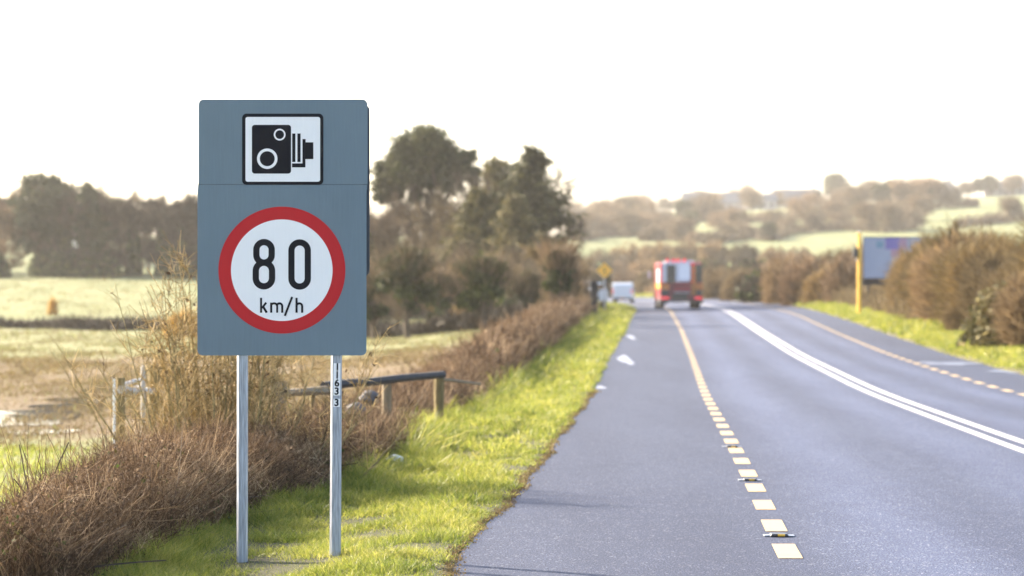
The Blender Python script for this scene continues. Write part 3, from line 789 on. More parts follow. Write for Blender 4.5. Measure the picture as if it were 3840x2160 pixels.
x, y, z = on(1865, 165); k_ = 165/F
s2 = spruce('spruce_tree', (HZ-585)*k_+HC-z, 4.0, 6, M['olive_needle'], 180, 100, .15)
place(s2, (x, y, z), 0, 'olive yellow conifer between the pine and the pointed spruce', 'tree')
s3 = copy_tree(s2, on(1790, 158), 2.0, .80, 'shorter olive conifer just right of the pine trunk', None, 'tree')
s4 = copy_tree(s2, on(1930, 152), 4.0, .72, 'small olive conifer at the left foot of the pointed spruce', None, 'tree')

bareA = bare_tree('bare_tree', 7.0, 3.1, 11, M['twig'], .035, 1.0)
bareB = bare_tree('bare_tree', 7.5, 3.4, 12, M['twig_dark'], .04, 1.0, ivy=1500)
bareC = bare_tree('bare_tree', 6.0, 3.2, 13, M['olive'], .035, 1.0)
place(bareA, on(1440, 178), 0, 'bare brown tree showing just right of the sign plate', 'tree', 'bare trees below the pine', 1.3)
GR = 'bare trees below the pine'
copy_tree(bareA, on(1560, 176), 1.1, 1.35, 'bare brown tree directly below the pine crown', GR, 'tree')
place(bareB, on(1690, 174), .3, 'dark ivy covered bare tree between pine and olive conifer', 'tree', GR, 1.25)
copy_tree(bareA, on(1790, 169), 2.7, 1.3, 'bare brown tree in front of the shorter olive conifer', GR, 'tree')
copy_tree(bareB, on(1900, 167), 4.2, 1.25, 'dark bare tree in front of the small olive conifer', GR, 'tree')
copy_tree(bareB, on(1990, 163), 1.9, 1.15, 'dark bare tree in front of the pointed spruce', GR, 'tree')
place(bareC, on(2050, 118), 0, 'yellow brown bare tree above the ivy clad trunk at the roadside', 'tree', GR, .62)
copy_tree(bareA, on(2085, 132), 5.0, .50, 'bare brown tree nearest the road at the right end of the group', GR, 'tree')
copy_tree(bareB, on(1380, 174), .5, 1.1, 'dark bare tree half hidden by the right edge of the sign', GR, 'tree')
copy_tree(bareA, on(1480, 128), 3.3, .52, 'low pale bare tree behind the left round hawthorn', GR, 'tree')
copy_tree(bareC, on(1720, 125), 3.3, .52, 'low yellowish bare tree between the two round hawthorns', GR, 'tree')
copy_tree(bareB, on(1630, 128), 3.9, .56, 'low dark bare tree behind the gap between the hawthorns', GR, 'tree')
copy_tree(bareB, on(1980, 123), 2.4, .50, 'low dark bare tree left of the ivy clad trunk', GR, 'tree')

thk = bush('thicket', 4.4, 3.4, 15, M['twig'], 9000, .05, 700, M['ivy']); thd = bush('thicket', 4.2, 3.4, 16, M['twig_dark'], 9000, .05, 1200, M['ivy'])
place(thk, on(1450, 172), 0, 'brown thicket filling in behind the left round hawthorn', 'thicket', 'thickets under the bare trees')
place(thd, on(1590, 174), 0, 'dark thicket under the pine tree', 'thicket', 'thickets under the bare trees')
for q, (px_, d_, pr_, sc, lb) in enumerate(((1700, 170, thk, 1.15, 'brown thicket left of the lone round hawthorn'), (1820, 168, thd, 1.15, 'dark thicket behind the lone round hawthorn'), (1930, 160, thk, 1.1, 'brown thicket right of the lone round hawthorn'),
        (2030, 140, thd, .85, 'dark thicket left of the ivy clad roadside trunk'), (2110, 136, thk, .75, 'low brown thicket at the roadside end of the tree group'), (1360, 172, thd, 1.15, 'dark thicket hidden partly by the sign edge'))):
    copy_tree(pr_, on(px_, d_), q*1.3, sc, lb, 'thickets under the bare trees', 'thicket')
# round evergreen-clad hawthorns in the field edge
def hawthorn(px, d, top, bot, halfw, seed, label, n=9000, mat=None):
    x, y, z = on(px, d); k_ = d/F; r2 = np.random.default_rng(seed)
    zt = HC-(top-HZ)*k_-z; zb = HC-(bot-HZ)*k_-z; hw = halfw*k_; cl = []
    for _ in range(26):
        a = r2.random()*6.283; q = math.sqrt(r2.random()); zz = zb+(zt-zb)*(.15+.75*r2.random())
        sc = math.sqrt(max(.08, 1-((zz-zb)/(zt-zb)*1.25-.55)**2*1.2))
        cl.append((math.cos(a)*hw*.75*q*sc, math.sin(a)*hw*.75*q*sc, zz, hw*(.22+.14*r2.random())))
    t = clump_tree('hawthorn_tree', zt, cl, n, .10, mat or M['ivy'], seed, .16, (0, 0, zb+(zt-zb)*.6))
    rt = np.random.default_rng(seed+50)         # bare twigs standing out of the crown
    nn = 700; a = rt.random(nn)*6.283; rr = hw*np.sqrt(rt.random(nn))*.95
    P = np.stack([np.cos(a)*rr, np.sin(a)*rr, zb+(zt-zb)*(.45+.45*rt.random(nn))], 1)
    D = np.stack([np.cos(a)*.5, np.sin(a)*.5, np.ones(nn)], 1)+rt.normal(0, .25, (nn, 3))
    V, Fc, T = strands(P, D, .4+.7*rt.random(nn), .02+.015*rt.random(nn), rt.normal(0, .15, (nn, 3)), 2, .3, rg=rt)
    npmesh('bare_twigs', V, Fc, M['twig'], t, tint=T)
    return place(t, (x, y, z), 0, label, 'tree')
hawthorn(1525, 108, 925, 1190, 150, 21, 'dark round hawthorn right beside the sign, forked trunk')
hawthorn(1810, 106, 950, 1195, 115, 22, 'dark round hawthorn standing alone on one trunk, mid field edge')
hawthorn(2095, 98, 930, 1120, 62, 23, 'tall ivy clad trunk leaning at the roadside hedge', 6000)
hawthorn(1655, 118, 1010, 1210, 60, 24, 'small dark hawthorn between the two round ones', 4000)
hawthorn(1960, 116, 1010, 1215, 75, 25, 'dark low thorn bush between round hawthorn and ivy trunk', 4500)
hawthorn(1400, 112, 1000, 1230, 80, 26, 'dark thorn bush half hidden by the sign edge', 4500)
hawthorn(2130, 112, 1010, 1130, 42, 27, 'olive thorn tree at the end of the hedge by the bend', 4000, M['olive'])

# --- tree belt on the left
belt = [(-60, 262, 3.0, 'B', .95), (20, 258, 0, 'A', .95), (140, 255, 0, 'I', 1.05), (180, 262, 0, 'I', 1.15), (240, 256, 0, 'B', 1.0), (330, 254, 0, 'S', .92), (385, 262, 0, 'B', .88),
        (440, 258, 0, 'A', .85), (500, 256, 0, 'B', .85), (560, 262, 0, 'A', .86), (615, 256, 0, 'B', .86), (670, 258, 0, 'B', .86), (725, 260, 0, 'B', .86), (790, 256, 0, 'B', .85), (860, 260, 0, 'B', .85), (1000, 262, 0, 'B', .8), (1150, 262, 0, 'B', .8), (1290, 258, 0, 'B', .85), (1400, 255, 0, 'B', .8)]
cl = []
for _ in range(34):
    a = rg.random()*6.283; q = rg.random()**.6; zz = 2.6+6.2*rg.random(); sc = math.sqrt(max(.1, 1-((zz-5.2)/4.6)**2))
    cl.append((math.cos(a)*2.4*q*sc, math.sin(a)*2.4*q*sc, zz, .85+.4*rg.random()))
evg = clump_tree('evergreen_tree', 9, cl, 15000, .24, M['pine'], 31, .22, (0, 0, 6))
bb = bare_tree('bare_tree', 9.0, 3.6, 33, M['twig_dark'], .08, 1.5, ivy=4500)
ba = bare_tree('bare_tree', 9.3, 3.1, 34, M['twig'], .07, 1.2)
sb = spruce('spruce_tree', 10.5, 3.0, 35, M['pine'], 130, 60, .2)
protos = {'B': bb, 'A': ba, 'I': evg, 'S': sb}; used = set()
words = {'B': 'dark ivy wrapped bare tree', 'A': 'open brown bare tree', 'I': 'bushy dark evergreen tree', 'S': 'dark pointed conifer'}
names_pos = ['cut by the left frame edge', 'nearest the left frame edge', 'above the big sunlit gap', 'just right of the big sunlit gap', 'left of the white gable', 'right of the white gable', 'right of the pointed conifer',
             'fourth to the right of the white gable', 'left of the small sunlit gaps', 'above the first small sunlit gap', 'above the second small sunlit gap', 'above the last sunlit gaps', 'meeting the left edge of the sign', 'behind the left edge of the sign plate', 'behind the left of the sign', 'behind the middle of the sign', 'behind the right part of the sign', 'behind the right edge of the sign', 'just past the right edge of the sign']
for (px_, d_, rz0, kd, sc), nm in zip(belt, names_pos):
    loc = on(px_, d_); rz0 = rng.random()*6.28; sc_ = (sc*1.15, sc*1.15, sc*(.95+.1*rng.random()))
    lb = '%s, left belt, %s' % (words[kd], nm)
    if kd in used: copy_tree(protos[kd], loc, rz0, sc_, lb, 'tree belt along the top of the left field', 'tree')
    else: used.add(kd); place(protos[kd], loc, rz0, lb, 'tree', 'tree belt along the top of the left field', sc_)
# undergrowth under the belt, dark low bushes with gaps
ub = bush('bush', 3.4, 2.9, 41, M['twig_dark'], 9000, .08, 1500, M['ivy'])
first = True; k = 0
for px_ in (-130, -40, 185, 245, 305, 380, 720, 800, 1300, 1390):
    loc = on(px_, 251+3*math.sin(px_)); lb = 'dark low bush under the left tree belt, %s' % ['outside the left edge', 'left of the big sunlit gap', 'right of the big sunlit gap', 'below the evergreen', 'below the white gable', 'below the pointed conifer', 'beside the sign edge', 'behind the sign', 'behind the right of the sign', 'right of the sign'][k]; k += 1
    sc_ = (.85, .85, .55+.35*rng.random())
    if first: place(ub, loc, 0, lb, 'bush', 'undergrowth of the left tree belt', sc_); first = False
    else: copy_tree(ub, loc, rng.random()*6, sc_, lb, 'undergrowth of the left tree belt', 'bush')
# low dark bramble banks across the fields
def low_bank(name, pts, h, wdt, dens, label, mat, w=.05):
    """pts: list of ground (x,y) ; strands along the line"""
    ps = []; pts = np.array(pts); seg = np.linalg.norm(np.diff(pts, axis=0), axis=1); cs = np.concatenate([[0], np.cumsum(seg)])
    n = int(dens*cs[-1]); t = rng.random(n)*cs[-1]; x = np.interp(t, cs, pts[:, 0])+rng.normal(0, wdt*.4, n); y = np.interp(t, cs, pts[:, 1])+rng.normal(0, wdt*.4, n)
    hl = h*(1+.35*vnoise(t, t*0, .35, 8)+.25*vnoise(t, t*0, 1.1, 3))
    z = ground(x, y); P = np.stack([x, y, z+hl*.7*rng.random(n)**1.2], 1)
    D = rng.normal(0, .55, (n, 3)); D[:, 2] += .7
    V, Fc, T = strands(P, D, hl*(.3+.35*rng.random(n)), w*(.5+rng.random(n)), rng.normal(0, .3, (n, 3)), 2, .4)
    b0 = np.array([pts[0, 0], pts[0, 1], float(ground(*pts[0]))])
    o = npmesh(name, V-b0, Fc, mat, tint=T); o.location = b0
    return tag(o, label, 'hedge')
low_bank('field_hedge', [on(p, d)[:2] for p, d in ((-300, 158), (100, 156), (400, 152), (700, 150), (1000, 144))], .62, 1.5, 420, 'low dark bramble bank dividing the two left fields', M['twig_dark'], .09)
low_bank('field_hedge', [on(p, d)[:2] for p, d in ((1250, 122), (1500, 116), (1800, 112), (1960, 110), (2060, 104))], .70, 1.3, 520, 'low dark hedge under the round hawthorns', M['twig_dark'], .08)
# sapling and russet bush in the upper field
x, y, z = on(197, 176); g = bush('young_tree', 1.5, .45, 51, M['gorse'], 500, .03, 200, M['gorse']); place(g, (x, y, z), 0, 'small orange leaved sapling alone in the upper left field', 'tree')
x, y, z = on(690, 120); g = bush('bush', 1.5, 1.1, 52, M['gorse'], 1500, .03, 800, M['gorse']); place(g, (x, y, z), 0, 'orange brown leafy bush against the left edge of the sign', 'bush')
g = bush('bush', .7, 1.0, 53, M['dry_far'], 900, .03); place(g, on(355, 153), 0, 'dead reddish bramble clump on the low dark field bank', 'bush')

# --- tall multi-stemmed shrub behind the sign's left edge
def shrub():
    rg = np.random.default_rng(61); root = empty('shrub', (0, 0, 0)); b = MB(); tw = []
    for s_ in range(85):
        bxx = rg.normal(0, .27); byy = rg.normal(0, .2)
        ht = (.75+.95*rg.random())*(1-.5*abs(bxx+.18)); lean = bxx*.55+rg.normal(0, .13)
        pts = []; rad = []; n = 9; r0 = .0045+.0065*rg.random()**2
        for i_ in range(n):
            t = i_/(n-1); pts.append(np.array([bxx+lean*t*1.1+rg.normal(0, .012), byy+rg.normal(0, .02)+.25*byy*t, ht*t])); rad.append(r0*(1-.78*t))
        b.tube(pts, rad, 6)
        for _ in range(9):
            q = rg.random()*.85+.12; i0 = min(n-2, int(q*(n-1))); p = pts[i0]
            a = rg.random()*6.283; L = (.16+.36*rg.random())*(1.1-q*.5)
            d = np.array([math.cos(a)*.55, math.sin(a)*.55, .85]); tw.append((p, d, L))
    b.build('stems', M['mossy_bark'], root, smooth=True)
    P = np.array([t[0] for t in tw]); D = np.array([t[1] for t in tw]); L = np.array([t[2] for t in tw]); n = len(P)
    A = strands(P, D, L, np.full(n, .0055), rg.normal(0, .18, (n, 3)), 4, .5, rg=rg)
    m = 7; idx = np.repeat(np.arange(n), m); Dn = D/np.linalg.norm(D, axis=1, keepdims=True); t = rg.random(n*m)
    P2 = P[idx]+Dn[idx]*(L[idx]*t)[:, None]; D2 = Dn[idx]*.7+rg.normal(0, .55, (n*m, 3))
    B_ = strands(P2, D2, .05+.12*rg.random(n*m), np.full(n*m, .0048), rg.normal(0, .3, (n*m, 3)), 2, .5, rg=rg)
    V, Fc, T = merge([A, B_]); npmesh('twigs', V, Fc, M['mossy'], root, tint=T)
    lv = leaves(P2[rg.integers(0, len(P2), 260)], .022, rg=rg); npmesh('dead_leaves', lv[0], lv[1], M['dry'], root, tint=lv[2])
    return root
M['mossy_bark'] = mat_plain('mossy_bark', (.21, .17, .07), .85, var=.45, scale=30, bump=.3)
sh = shrub(); x = (860-1920)*20.2/F; place(sh, (x, 20.2, float(hz0(x, 20.2))+.05), 0, 'tall leafless shrub with mossy yellow stems behind the left post', 'shrub', None, 1.2)
sh2 = copy_tree(sh, ((690-1920)*21.5/F, 21.5, float(hz0((690-1920)*21.5/F, 21.5))), 2.2, (.8, .8, .62), 'shorter leafless shrub beside the white topped fence post', None, 'shrub')

# ------------------------------------------------------------------ the sign
SX = 630.0; DS = 14.4
def sx_(px): return (px-1920)/SX*1.0
def sz_(py): return HC-(py-HZ)/SX
k_s = DS/F*SX       # =1.0005
base = Vector((sx_(1060), DS, float(vz_left(sx_(1060), DS))))
sign = empty('speed_limit_sign', base, 'grey speed camera and 80 km/h sign on two galvanised posts on verge', 'road sign')
def L2(px, py, y): return (sx_(px)-base.x, y, sz_(py)-base.z)
def rrect(x0, y0, x1, y1, r, n=8):
    pts = []
    for cx_, cy_, a0 in ((x1-r, y0+r, -90), (x1-r, y1-r, 0), (x0+r, y1-r, 90), (x0+r, y0+r, 180)):
        for i_ in range(n+1):
            a = math.radians(a0+90*i_/n); pts.append((cx_+r*math.cos(a), cy_+r*math.sin(a)))
    return pts
def flat(name, outlines, y, mat, parent, thick=0.0):
    """outlines: list of pixel polygons; each a plate lying at depth y (towards the camera is negative)"""
    b = MB()
    for q, pts in enumerate(outlines):
        n = len(pts); yy = y - q*.00025
        v = [L2(px, py, yy) for px, py in pts]
        if thick > 0:
            v2 = [(a, yy+thick, c) for a, _, c in v]
            b.add(v+v2, [tuple(range(n)), tuple(range(n, 2*n))[::-1]]+[(i_, n+i_, n+(i_+1) % n, (i_+1) % n) for i_ in range(n)])
        else: b.add(v, [tuple(range(n))[::-1]])
    return b.build(name, mat, parent)
def ringpoly(name, rings, y, mat, parent):
    b = MB()
    for q, (o, i_) in enumerate(rings):
        n = len(o); yy = y-q*.00025
        b.add([L2(a, c, yy) for a, c in o]+[L2(a, c, yy) for a, c in i_], [(j, (j+1) % n, n+(j+1) % n, n+j) for j in range(n)])
    return b.build(name, mat, parent)
def circ(cx_, cy_, r, n=72, sy=1.0): return [(cx_+r*math.cos(2*math.pi*i_/n), cy_+r*sy*math.sin(2*math.pi*i_/n)) for i_ in range(n)]
def mat_sign(name, col, rough=.35, streak=.1):
    m, nt, p = newmat(name); tc = N(nt, 'ShaderNodeTexCoord')
    mp = N(nt, 'ShaderNodeMapping'); mp.inputs['Scale'].default_value = (30, 30, 1.5); nt.links.new(tc.outputs['Object'], mp.inputs[0])
    n = noise(nt, mp.outputs[0], 3, 6, .7); n2 = noise(nt, tc.outputs['Object'], 2.2, 4)
    f = math_(nt, 'ADD', math_(nt, 'MULTIPLY', n, .5), math_(nt, 'MULTIPLY', n2, .5))
    nt.links.new(ramp(nt, f, [(.35, tuple(c*(1-streak) for c in col)), (.65, tuple(min(1, c*(1+streak)) for c in col))]), p.inputs['Base Color'])
    p.inputs['Roughness'].default_value = .6; p.inputs['Specular IOR Level'].default_value = .12
    n3 = noise(nt, tc.outputs['Object'], 240, 2, .5)
    bp = N(nt, 'ShaderNodeBump'); bp.inputs['Strength'].default_value = .05; bp.inputs['Distance'].default_value = .001
    nt.links.new(n3, bp.inputs['Height']); nt.links.new(bp.outputs[0], p.inputs['Normal']); return m
M['sg_grey'] = mat_sign('sign_grey', (.165, .217, .252), .4, .07)
M['sg_white'] = mat_sign('sign_white', (.88, .86, .85), .35, .03)
M['sg_black'] = mat_sign('sign_black', (.012, .012, .016), .35, .1)
M['sg_red'] = mat_sign('sign_red', (.52, .025, .03), .35, .05)
M['galv'] = mat_plain('galvanised_steel', (.36, .385, .43), .5, .35, .38, 9, .15, stretch=(14, 14, .8))
up = flat('upper_panel', [[(x, y) for x, y in rrect(744, 372, 1378, 690.5, 3, 2) if y > 380] if False else rrect(744, 372, 1378, 690.5, 20, 6)], 0, M['sg_grey'], sign, .004)
lp = flat('lower_panel', [rrect(740, 692, 1374, 1333, 20, 6)], -.002, M['sg_grey'], sign, .004)
# square corners at the seam
flat('seam_strip', [[(744, 672), (1378, 672), (1378, 690.2), (744, 690.2)], [(741.5, 692.6), (1376, 692.6), (1376, 712), (741.5, 712)]], .0012, M['sg_grey'], sign, .0025)
flat('seam_backing', [[(743, 684), (1377, 684), (1377, 700), (743, 700)]], .0042, M['plate_back'], sign, .002)
def cp(x, y): return (700+x/1.449, 350+y/1.449)
def cps(l): return [cp(*q) for q in l]
def crr(x0, y0, x1, y1, r): return cps(rrect(x0, y0, x1, y1, r))
cb = flat('camera_plate_border', [crr(301, 110, 742, 497, 24)], -.0032, M['sg_black'], up, .003)
flat('camera_plate_face', [crr(319, 128, 725, 480, 12)], -.0038, M['sg_white'], cb)
flat('camera_body', [crr(354, 171, 567, 436, 16)], -.0043, M['sg_black'], cb)
ringpoly('camera_dials', [(cps(circ(505, 224, 32)), cps(circ(505, 224, 23.5))), (cps(circ(437.5, 355, 55.5)), cps(circ(437.5, 355, 40.5)))], -.0049, M['sg_white'], cb)
def cr(x0, y0, x1, y1): return cps([(x0, y0), (x1, y0), (x1, y1), (x0, y1)])
flat('camera_lens', [cr(573, 218, 590.5, 373), cr(601.5, 218, 618.5, 373), cps([(629, 248), (646, 248), (646, 266), (688, 266), (688, 357), (645, 357), (645, 402), (572, 402), (572, 380.5), (629, 380.5)])], -.0043, M['sg_black'], cb)
sd = flat('speed_disc', [cps(circ(517, 960.5, 345, 120))], -.0032, M['sg_red'], lp)
flat('disc_face', [cps(circ(516.5, 961, 276, 120))], -.0038, M['sg_white'], sd)
def stadium(x0, y0, x1, y1, n=20):
    r = (x1-x0)/2; cx_ = (x0+x1)/2; pts = []
    for i_ in range(n+1): a = math.pi*i_/n; pts.append((cx_+r*math.cos(a), y0+r-r*math.sin(a)))
    for i_ in range(n+1): a = math.pi*i_/n; pts.append((cx_-r*math.cos(a), y1-r+r*math.sin(a)))
    return pts
def sring(x0, y0, x1, y1, t): return (cps(stadium(x0, y0, x1, y1)), cps(stadium(x0+t, y0+t, x1-t, y1-t)))
ringpoly('digit_eight', [sring(361, 791, 479, 937, 34.5), sring(358, 903, 481, 1066, 34.5)], -.0044, M['sg_black'], sd)
ringpoly('digit_zero', [sring(552, 793, 675, 1067, 34)], -.0044, M['sg_black'], sd)
def stroke(p0, p1, t):
    (x0, y0), (x1, y1) = p0, p1; L = math.hypot(x1-x0, y1-y0); nx_, ny_ = -(y1-y0)/L*t/2, (x1-x0)/L*t/2
    return cps([(x0+nx_, y0+ny_), (x1+nx_, y1+ny_), (x1-nx_, y1-ny_), (x0-nx_, y0-ny_)])
def arcs(cx_, cy_, rx, ry, t, a0=180, a1=0, n=14):
    o = [(cx_+rx*math.cos(math.radians(a0+(a1-a0)*i_/n)), cy_-ry*math.sin(math.radians(a0+(a1-a0)*i_/n))) for i_ in range(n+1)]
    q = [(cx_+(rx-t)*math.cos(math.radians(a0+(a1-a0)*i_/n)), cy_-(ry-t)*math.sin(math.radians(a0+(a1-a0)*i_/n))) for i_ in range(n+1)]
    return cps(o+q[::-1])
T_ = 11.5
kmh = [stroke((404, 1111), (404, 1192), T_), stroke((409, 1167), (432, 1137), T_), stroke((414, 1157), (435, 1192), T_+1),
       stroke((459, 1137), (459, 1192), T_), arcs(475, 1154, 22, 18.5, T_), stroke((491.5, 1153), (491.5, 1192), T_-1), arcs(504, 1154, 20, 18.5, T_), stroke((519, 1153), (519, 1192), T_),
       stroke((573, 1106), (533, 1209), T_), stroke((597, 1111), (597, 1192), T_), arcs(612, 1156, 21, 20.5, T_), stroke((627.5, 1155), (627.5, 1192), T_)]
flat('km_h_lettering', kmh, -.0044, M['sg_black'], sd)
# back plate seen past the right edge, and the clips
flat('rear_plate', [rrect(760, 392, 1383, 1032, 16, 5)], .075, M['plate_back'], sign, .003)
# posts
def post(px_top, px_bot, w, py_bot):
    zt = sz_(400)-base.z; zb = sz_(py_bot)-base.z-.12; h = w/2/SX; c = h*.42
    poly = [(-h+c, -h), (h-c*.55, -h), (h, -h+c*.55), (h, h-c), (h-c, h), (-h+c, h), (-h, h-c), (-h, -h+c)]
    n = 8; xt = sx_(px_top)-base.x; xb = sx_(px_bot)-base.x
    sl = (xb-xt)/(sz_(1333)-base.z-(sz_(py_bot)-base.z))
    def xx(z): return xt+sl*((sz_(1333)-base.z)-z)
    b = MB(); yc = .004+h+.003
    b.add([(xx(zb)+x, yc+y, zb) for x, y in poly]+[(xx(zt)+x, yc+y, zt) for x, y in poly], [tuple(range(8)), tuple(range(8, 16))[::-1]]+[(i_, (i_+1) % 8, 8+(i_+1) % 8, 8+i_) for i_ in range(8)])
    o = b.build('post', M['galv'], sign); return o, xx, yc-h
post(906, 905, 40, 2112)
p2, xx2, yf = post(1259, 1255, 41, 2092)
# number stickers on the right post
def text(name, body, size, loc, mat, parent, rot=0.0, extr=.0002, align='CENTER'):
    cu = bpy.data.curves.new(name, 'FONT'); cu.body = body; cu.size = size; cu.align_x = align; cu.align_y = 'CENTER'; cu.extrude = extr; cu.offset = size*.03
    tmp = bpy.data.objects.new(name, cu); C.objects.link(tmp)
    dg = bpy.context.evaluated_depsgraph_get(); me = bpy.data.meshes.new_from_object(tmp.evaluated_get(dg))
    bpy.data.objects.remove(tmp)
    me.transform(Matrix.Rotation(math.pi/2, 4, 'X')); me.transform(Matrix.Rotation(rot, 4, 'Y')); me.materials.clear()
    o = link(name, me, mat, parent); o.location = loc; return o
def q4(px, py): return (900+px/2.862, 1300+py/2.862)
def sticker(c0, c1):
    pts = [q4(c0[0], c0[1]), q4(c1[0], c0[1]), q4(c1[0]-3, c1[1]), q4(c0[0]-3, c1[1])]
    return flat('number_sticker', [pts], yf-.0006, M['sg_white'], p2)
st1 = sticker((1003, 178), (1078, 525)); st2 = sticker((1001, 560), (1074, 648))
for ch, cxy, par in (('1', (1043, 222), st1), ('1', (1041, 308), st1), ('6', (1038, 394), st1), ('3', (1036, 482), st1), ('3', (1035, 604), st2)):
    a, b_ = q4(*cxy); l = L2(a, b_, yf-.0014); text('digit', ch, .0585, l, M['sg_black'], par, rot=math.radians(1))
# sandy wear at the post feet and clips
for ppx in (906, 1259):
    for ppy in (520, 900, 1180):
        b = MB(); b.box(L2(ppx, ppy, .012+.05), (.11, .012, .03), 0, .002); b.build('clip', M['galv'], sign)

# ------------------------------------------------------------------ cat's eyes
def road_stud():
    r = empty('road_stud', (0, 0, 0)); b = MB()
    b.prism([(-.062, 0), (-.05, .017), (.05, .017), (.062, 0)], -.05, .05); b.build('housing', M['dark'], r, bev=.003)
    b = MB(); b.box((.012, -.052, .009), (.045, .006, .013), 0, .001); b.build('reflector', M['yellow'], r)
    b = MB(); b.box((-.075, 0, .004), (.045, .07, .008), 0, .002); b.build('flange', M['galv'], r)
    b = MB(); b.box((.078, 0, .003), (.045, .07, .006), 0, .002); b.build('flange', M['galv'], r)
    return r
stud = road_stud()
for q, (px_, py_, lb) in enumerate(((2920, 2012, 'nearest yellow road stud between the two nearest dashes'), (2812, 1803, 'middle yellow road stud, between the nearest and the farthest'), (2744, 1678, 'farthest visible yellow road stud, small and blurred'))):
    d = F*HC/(py_-HZ); x = (px_-1920)*d/F; loc = (x, d, float(zroad(x, d))+.004)
    if q == 0: place(stud, loc, 0, lb, 'road stud', 'road studs in the yellow edge line')
    else: copy_tree(stud, loc, 0, 1.0, lb, 'road studs in the yellow edge line', 'road stud')

# ------------------------------------------------------------------ timber fence, bag, stones
def fpost(b, x, y, z0, z1, w, jag=0.0, seed=0):
    r = random.Random(seed); n = 9; pts = []
    for lvl, z in enumerate((z0, z0+(z1-z0)*.5, z1)):
        for i_ in range(n):
            a = 2*math.pi*i_/n; rr = w/2*(1+r.uniform(-.12, .12)); pts.append((x+rr*math.cos(a), y+rr*math.sin(a), z+(r.uniform(-jag, jag) if lvl == 2 else 0)))
    f = [(l*n+i_, l*n+(i_+1) % n, (l+1)*n+(i_+1) % n, (l+1)*n+i_) for l in (0, 1) for i_ in range(n)]+[tuple(range(n))[::-1], tuple(range(2*n, 3*n))]
    b.add(pts, f)
def P3(px, py, d): return ((px-1920)*d/F, d, HC-(py-HZ)*d/F)
fd = 27.5
f1 = empty('fence', P3(1040, 1700, 27), 'old timber fence of posts and dark rails right of the sign', 'fence')
fo = np.array(f1.location)
def fp(px_, top, d, w, jag, mat, name='post', seed=1, bot=1720):
    b = MB(); x, y, zt = P3(px_, top, d); zb = min(float(hz0(x, y)), float(ground(x, y)))-.1
    fpost(b, x-fo[0], y-fo[1], zb-fo[2], zt-fo[2], w, jag, seed); return b.build(name, mat, f1)
fp(1042, 1437, 23, .165, .03, M['wood_old'], seed=3)
fp(1645, 1408, 30, .13, .0, M['wood_post'], seed=4)
fp(1450, 1440, 28, .12, .01, M['wood_old'], seed=5)
fp(1172, 1450, 24.5, .05, .01, M['wood_post'], seed=6)
def rail(p, q, r, mat, name='rail'):
    b = MB(); a = np.array(P3(*p))-fo; c = np.array(P3(*q))-fo; limb(b, a, c, r, r*.9, np.random.default_rng(int(p[0])), .004, 6, 6); return b.build(name, mat, f1)
rail((900, 1474, 22.4), (1250, 1468, 25), .045, M['wood_old'])
rail((1215, 1448, 25), (1662, 1404, 30), .052, M['rail_dark'])
rail((1660, 1422, 30.1), (1800, 1440, 33), .022, M['wood_old'])
rail((1070, 1475, 23.3), (1250, 1455, 25.3), .04, M['wood_old'])
f2 = empty('fence', P3(450, 1640, 24), 'pale timber fence posts and short rail left of the shrub', 'fence'); fo2 = np.array(f2.location)
def fp2(px_, top, d, w, jag, mat, name, seed, sq=False):
    b = MB(); x, y, zt = P3(px_, top, d); zb = min(float(ground(x, y)), zt-.5)-.1
    fpost(b, x-fo2[0], y-fo2[1], zb-fo2[2], zt-fo2[2], w, jag, seed); return b.build(name, mat, f2)
fp2(450, 1416, 25, .10, .0, M['wood_post'], 'post', 11)
fp2(428, 1416, 24.6, .028, .0, M['bag'], 'white_marker_post', 12)
fp2(537, 1375, 26, .055, .02, M['bark_pale'], 'pale_trunk_post', 13)
fp2(578, 1372, 27, .12, .02, M['wood_post'], 'post', 14)
b = MB(); limb(b, np.array(P3(455, 1462, 24.9))-fo2, np.array(P3(575, 1467, 26.9))-fo2, .048, .04, np.random.default_rng(4), .02, 6, 6); b.build('rail', M['bark_pale'], f2)
b = MB(); limb(b, np.array(P3(470, 1440, 25.4))-fo2, np.array(P3(535, 1420, 28))-fo2, .02, .02, np.random.default_rng(5), .01, 4, 6); b.build('top_rail', M['galv'], f2)
def blob(name, loc, dims, seed, mat, amp=.2, sub=3, lab=None, cat=None, wr=0.0):
    bm = bmesh.new(); bmesh.ops.create_icosphere(bm, subdivisions=sub, radius=1.0); r = random.Random(seed); ph = [r.uniform(0, 6) for _ in range(9)]
    for v in bm.verts:
        c = v.co.copy(); q = 1+amp*(math.sin(3*c.x+ph[0])*math.sin(2.6*c.y+ph[1])+.5*math.sin(6*c.z+ph[2]+2*c.x)+.35*math.sin(9*c.y+ph[3])*math.sin(8*c.x+ph[4]))+wr*r.uniform(-1, 1)
        v.co = Vector((c.x*dims[0], c.y*dims[1], c.z*dims[2]))*q
    me = bpy.data.meshes.new(name); bm.to_mesh(me); bm.free(); o = link(name, me, mat, None, wr == 0); o.location = loc
    return tag(o, lab, cat)
d = 22.4; x = (1480-1920)*d/F; blob('plastic_bag', (x, d, float(vz_left(x, d))+.045), (.075, .06, .05), 3, M['bag'], .22, 3, 'crumpled white plastic bag at the foot of the brown hedge', 'litter', .06)
for px_, py_, d, s, lb in ((1335, 1530, 25.5, .11, 'rounded grey stone in the hedge below the fence rail'), (1385, 1485, 29, .12, 'grey stone under the dark rail beside the far post'), (1120, 1600, 22.5, .10, 'long grey stone behind the right sign post, left side')):
    x, y, z = P3(px_, py_, d); blob('stone', (x, y, z-s*.2), (s*1.05, s, s*.7), px_, M['stone'], .16, 3, lb, 'stone')

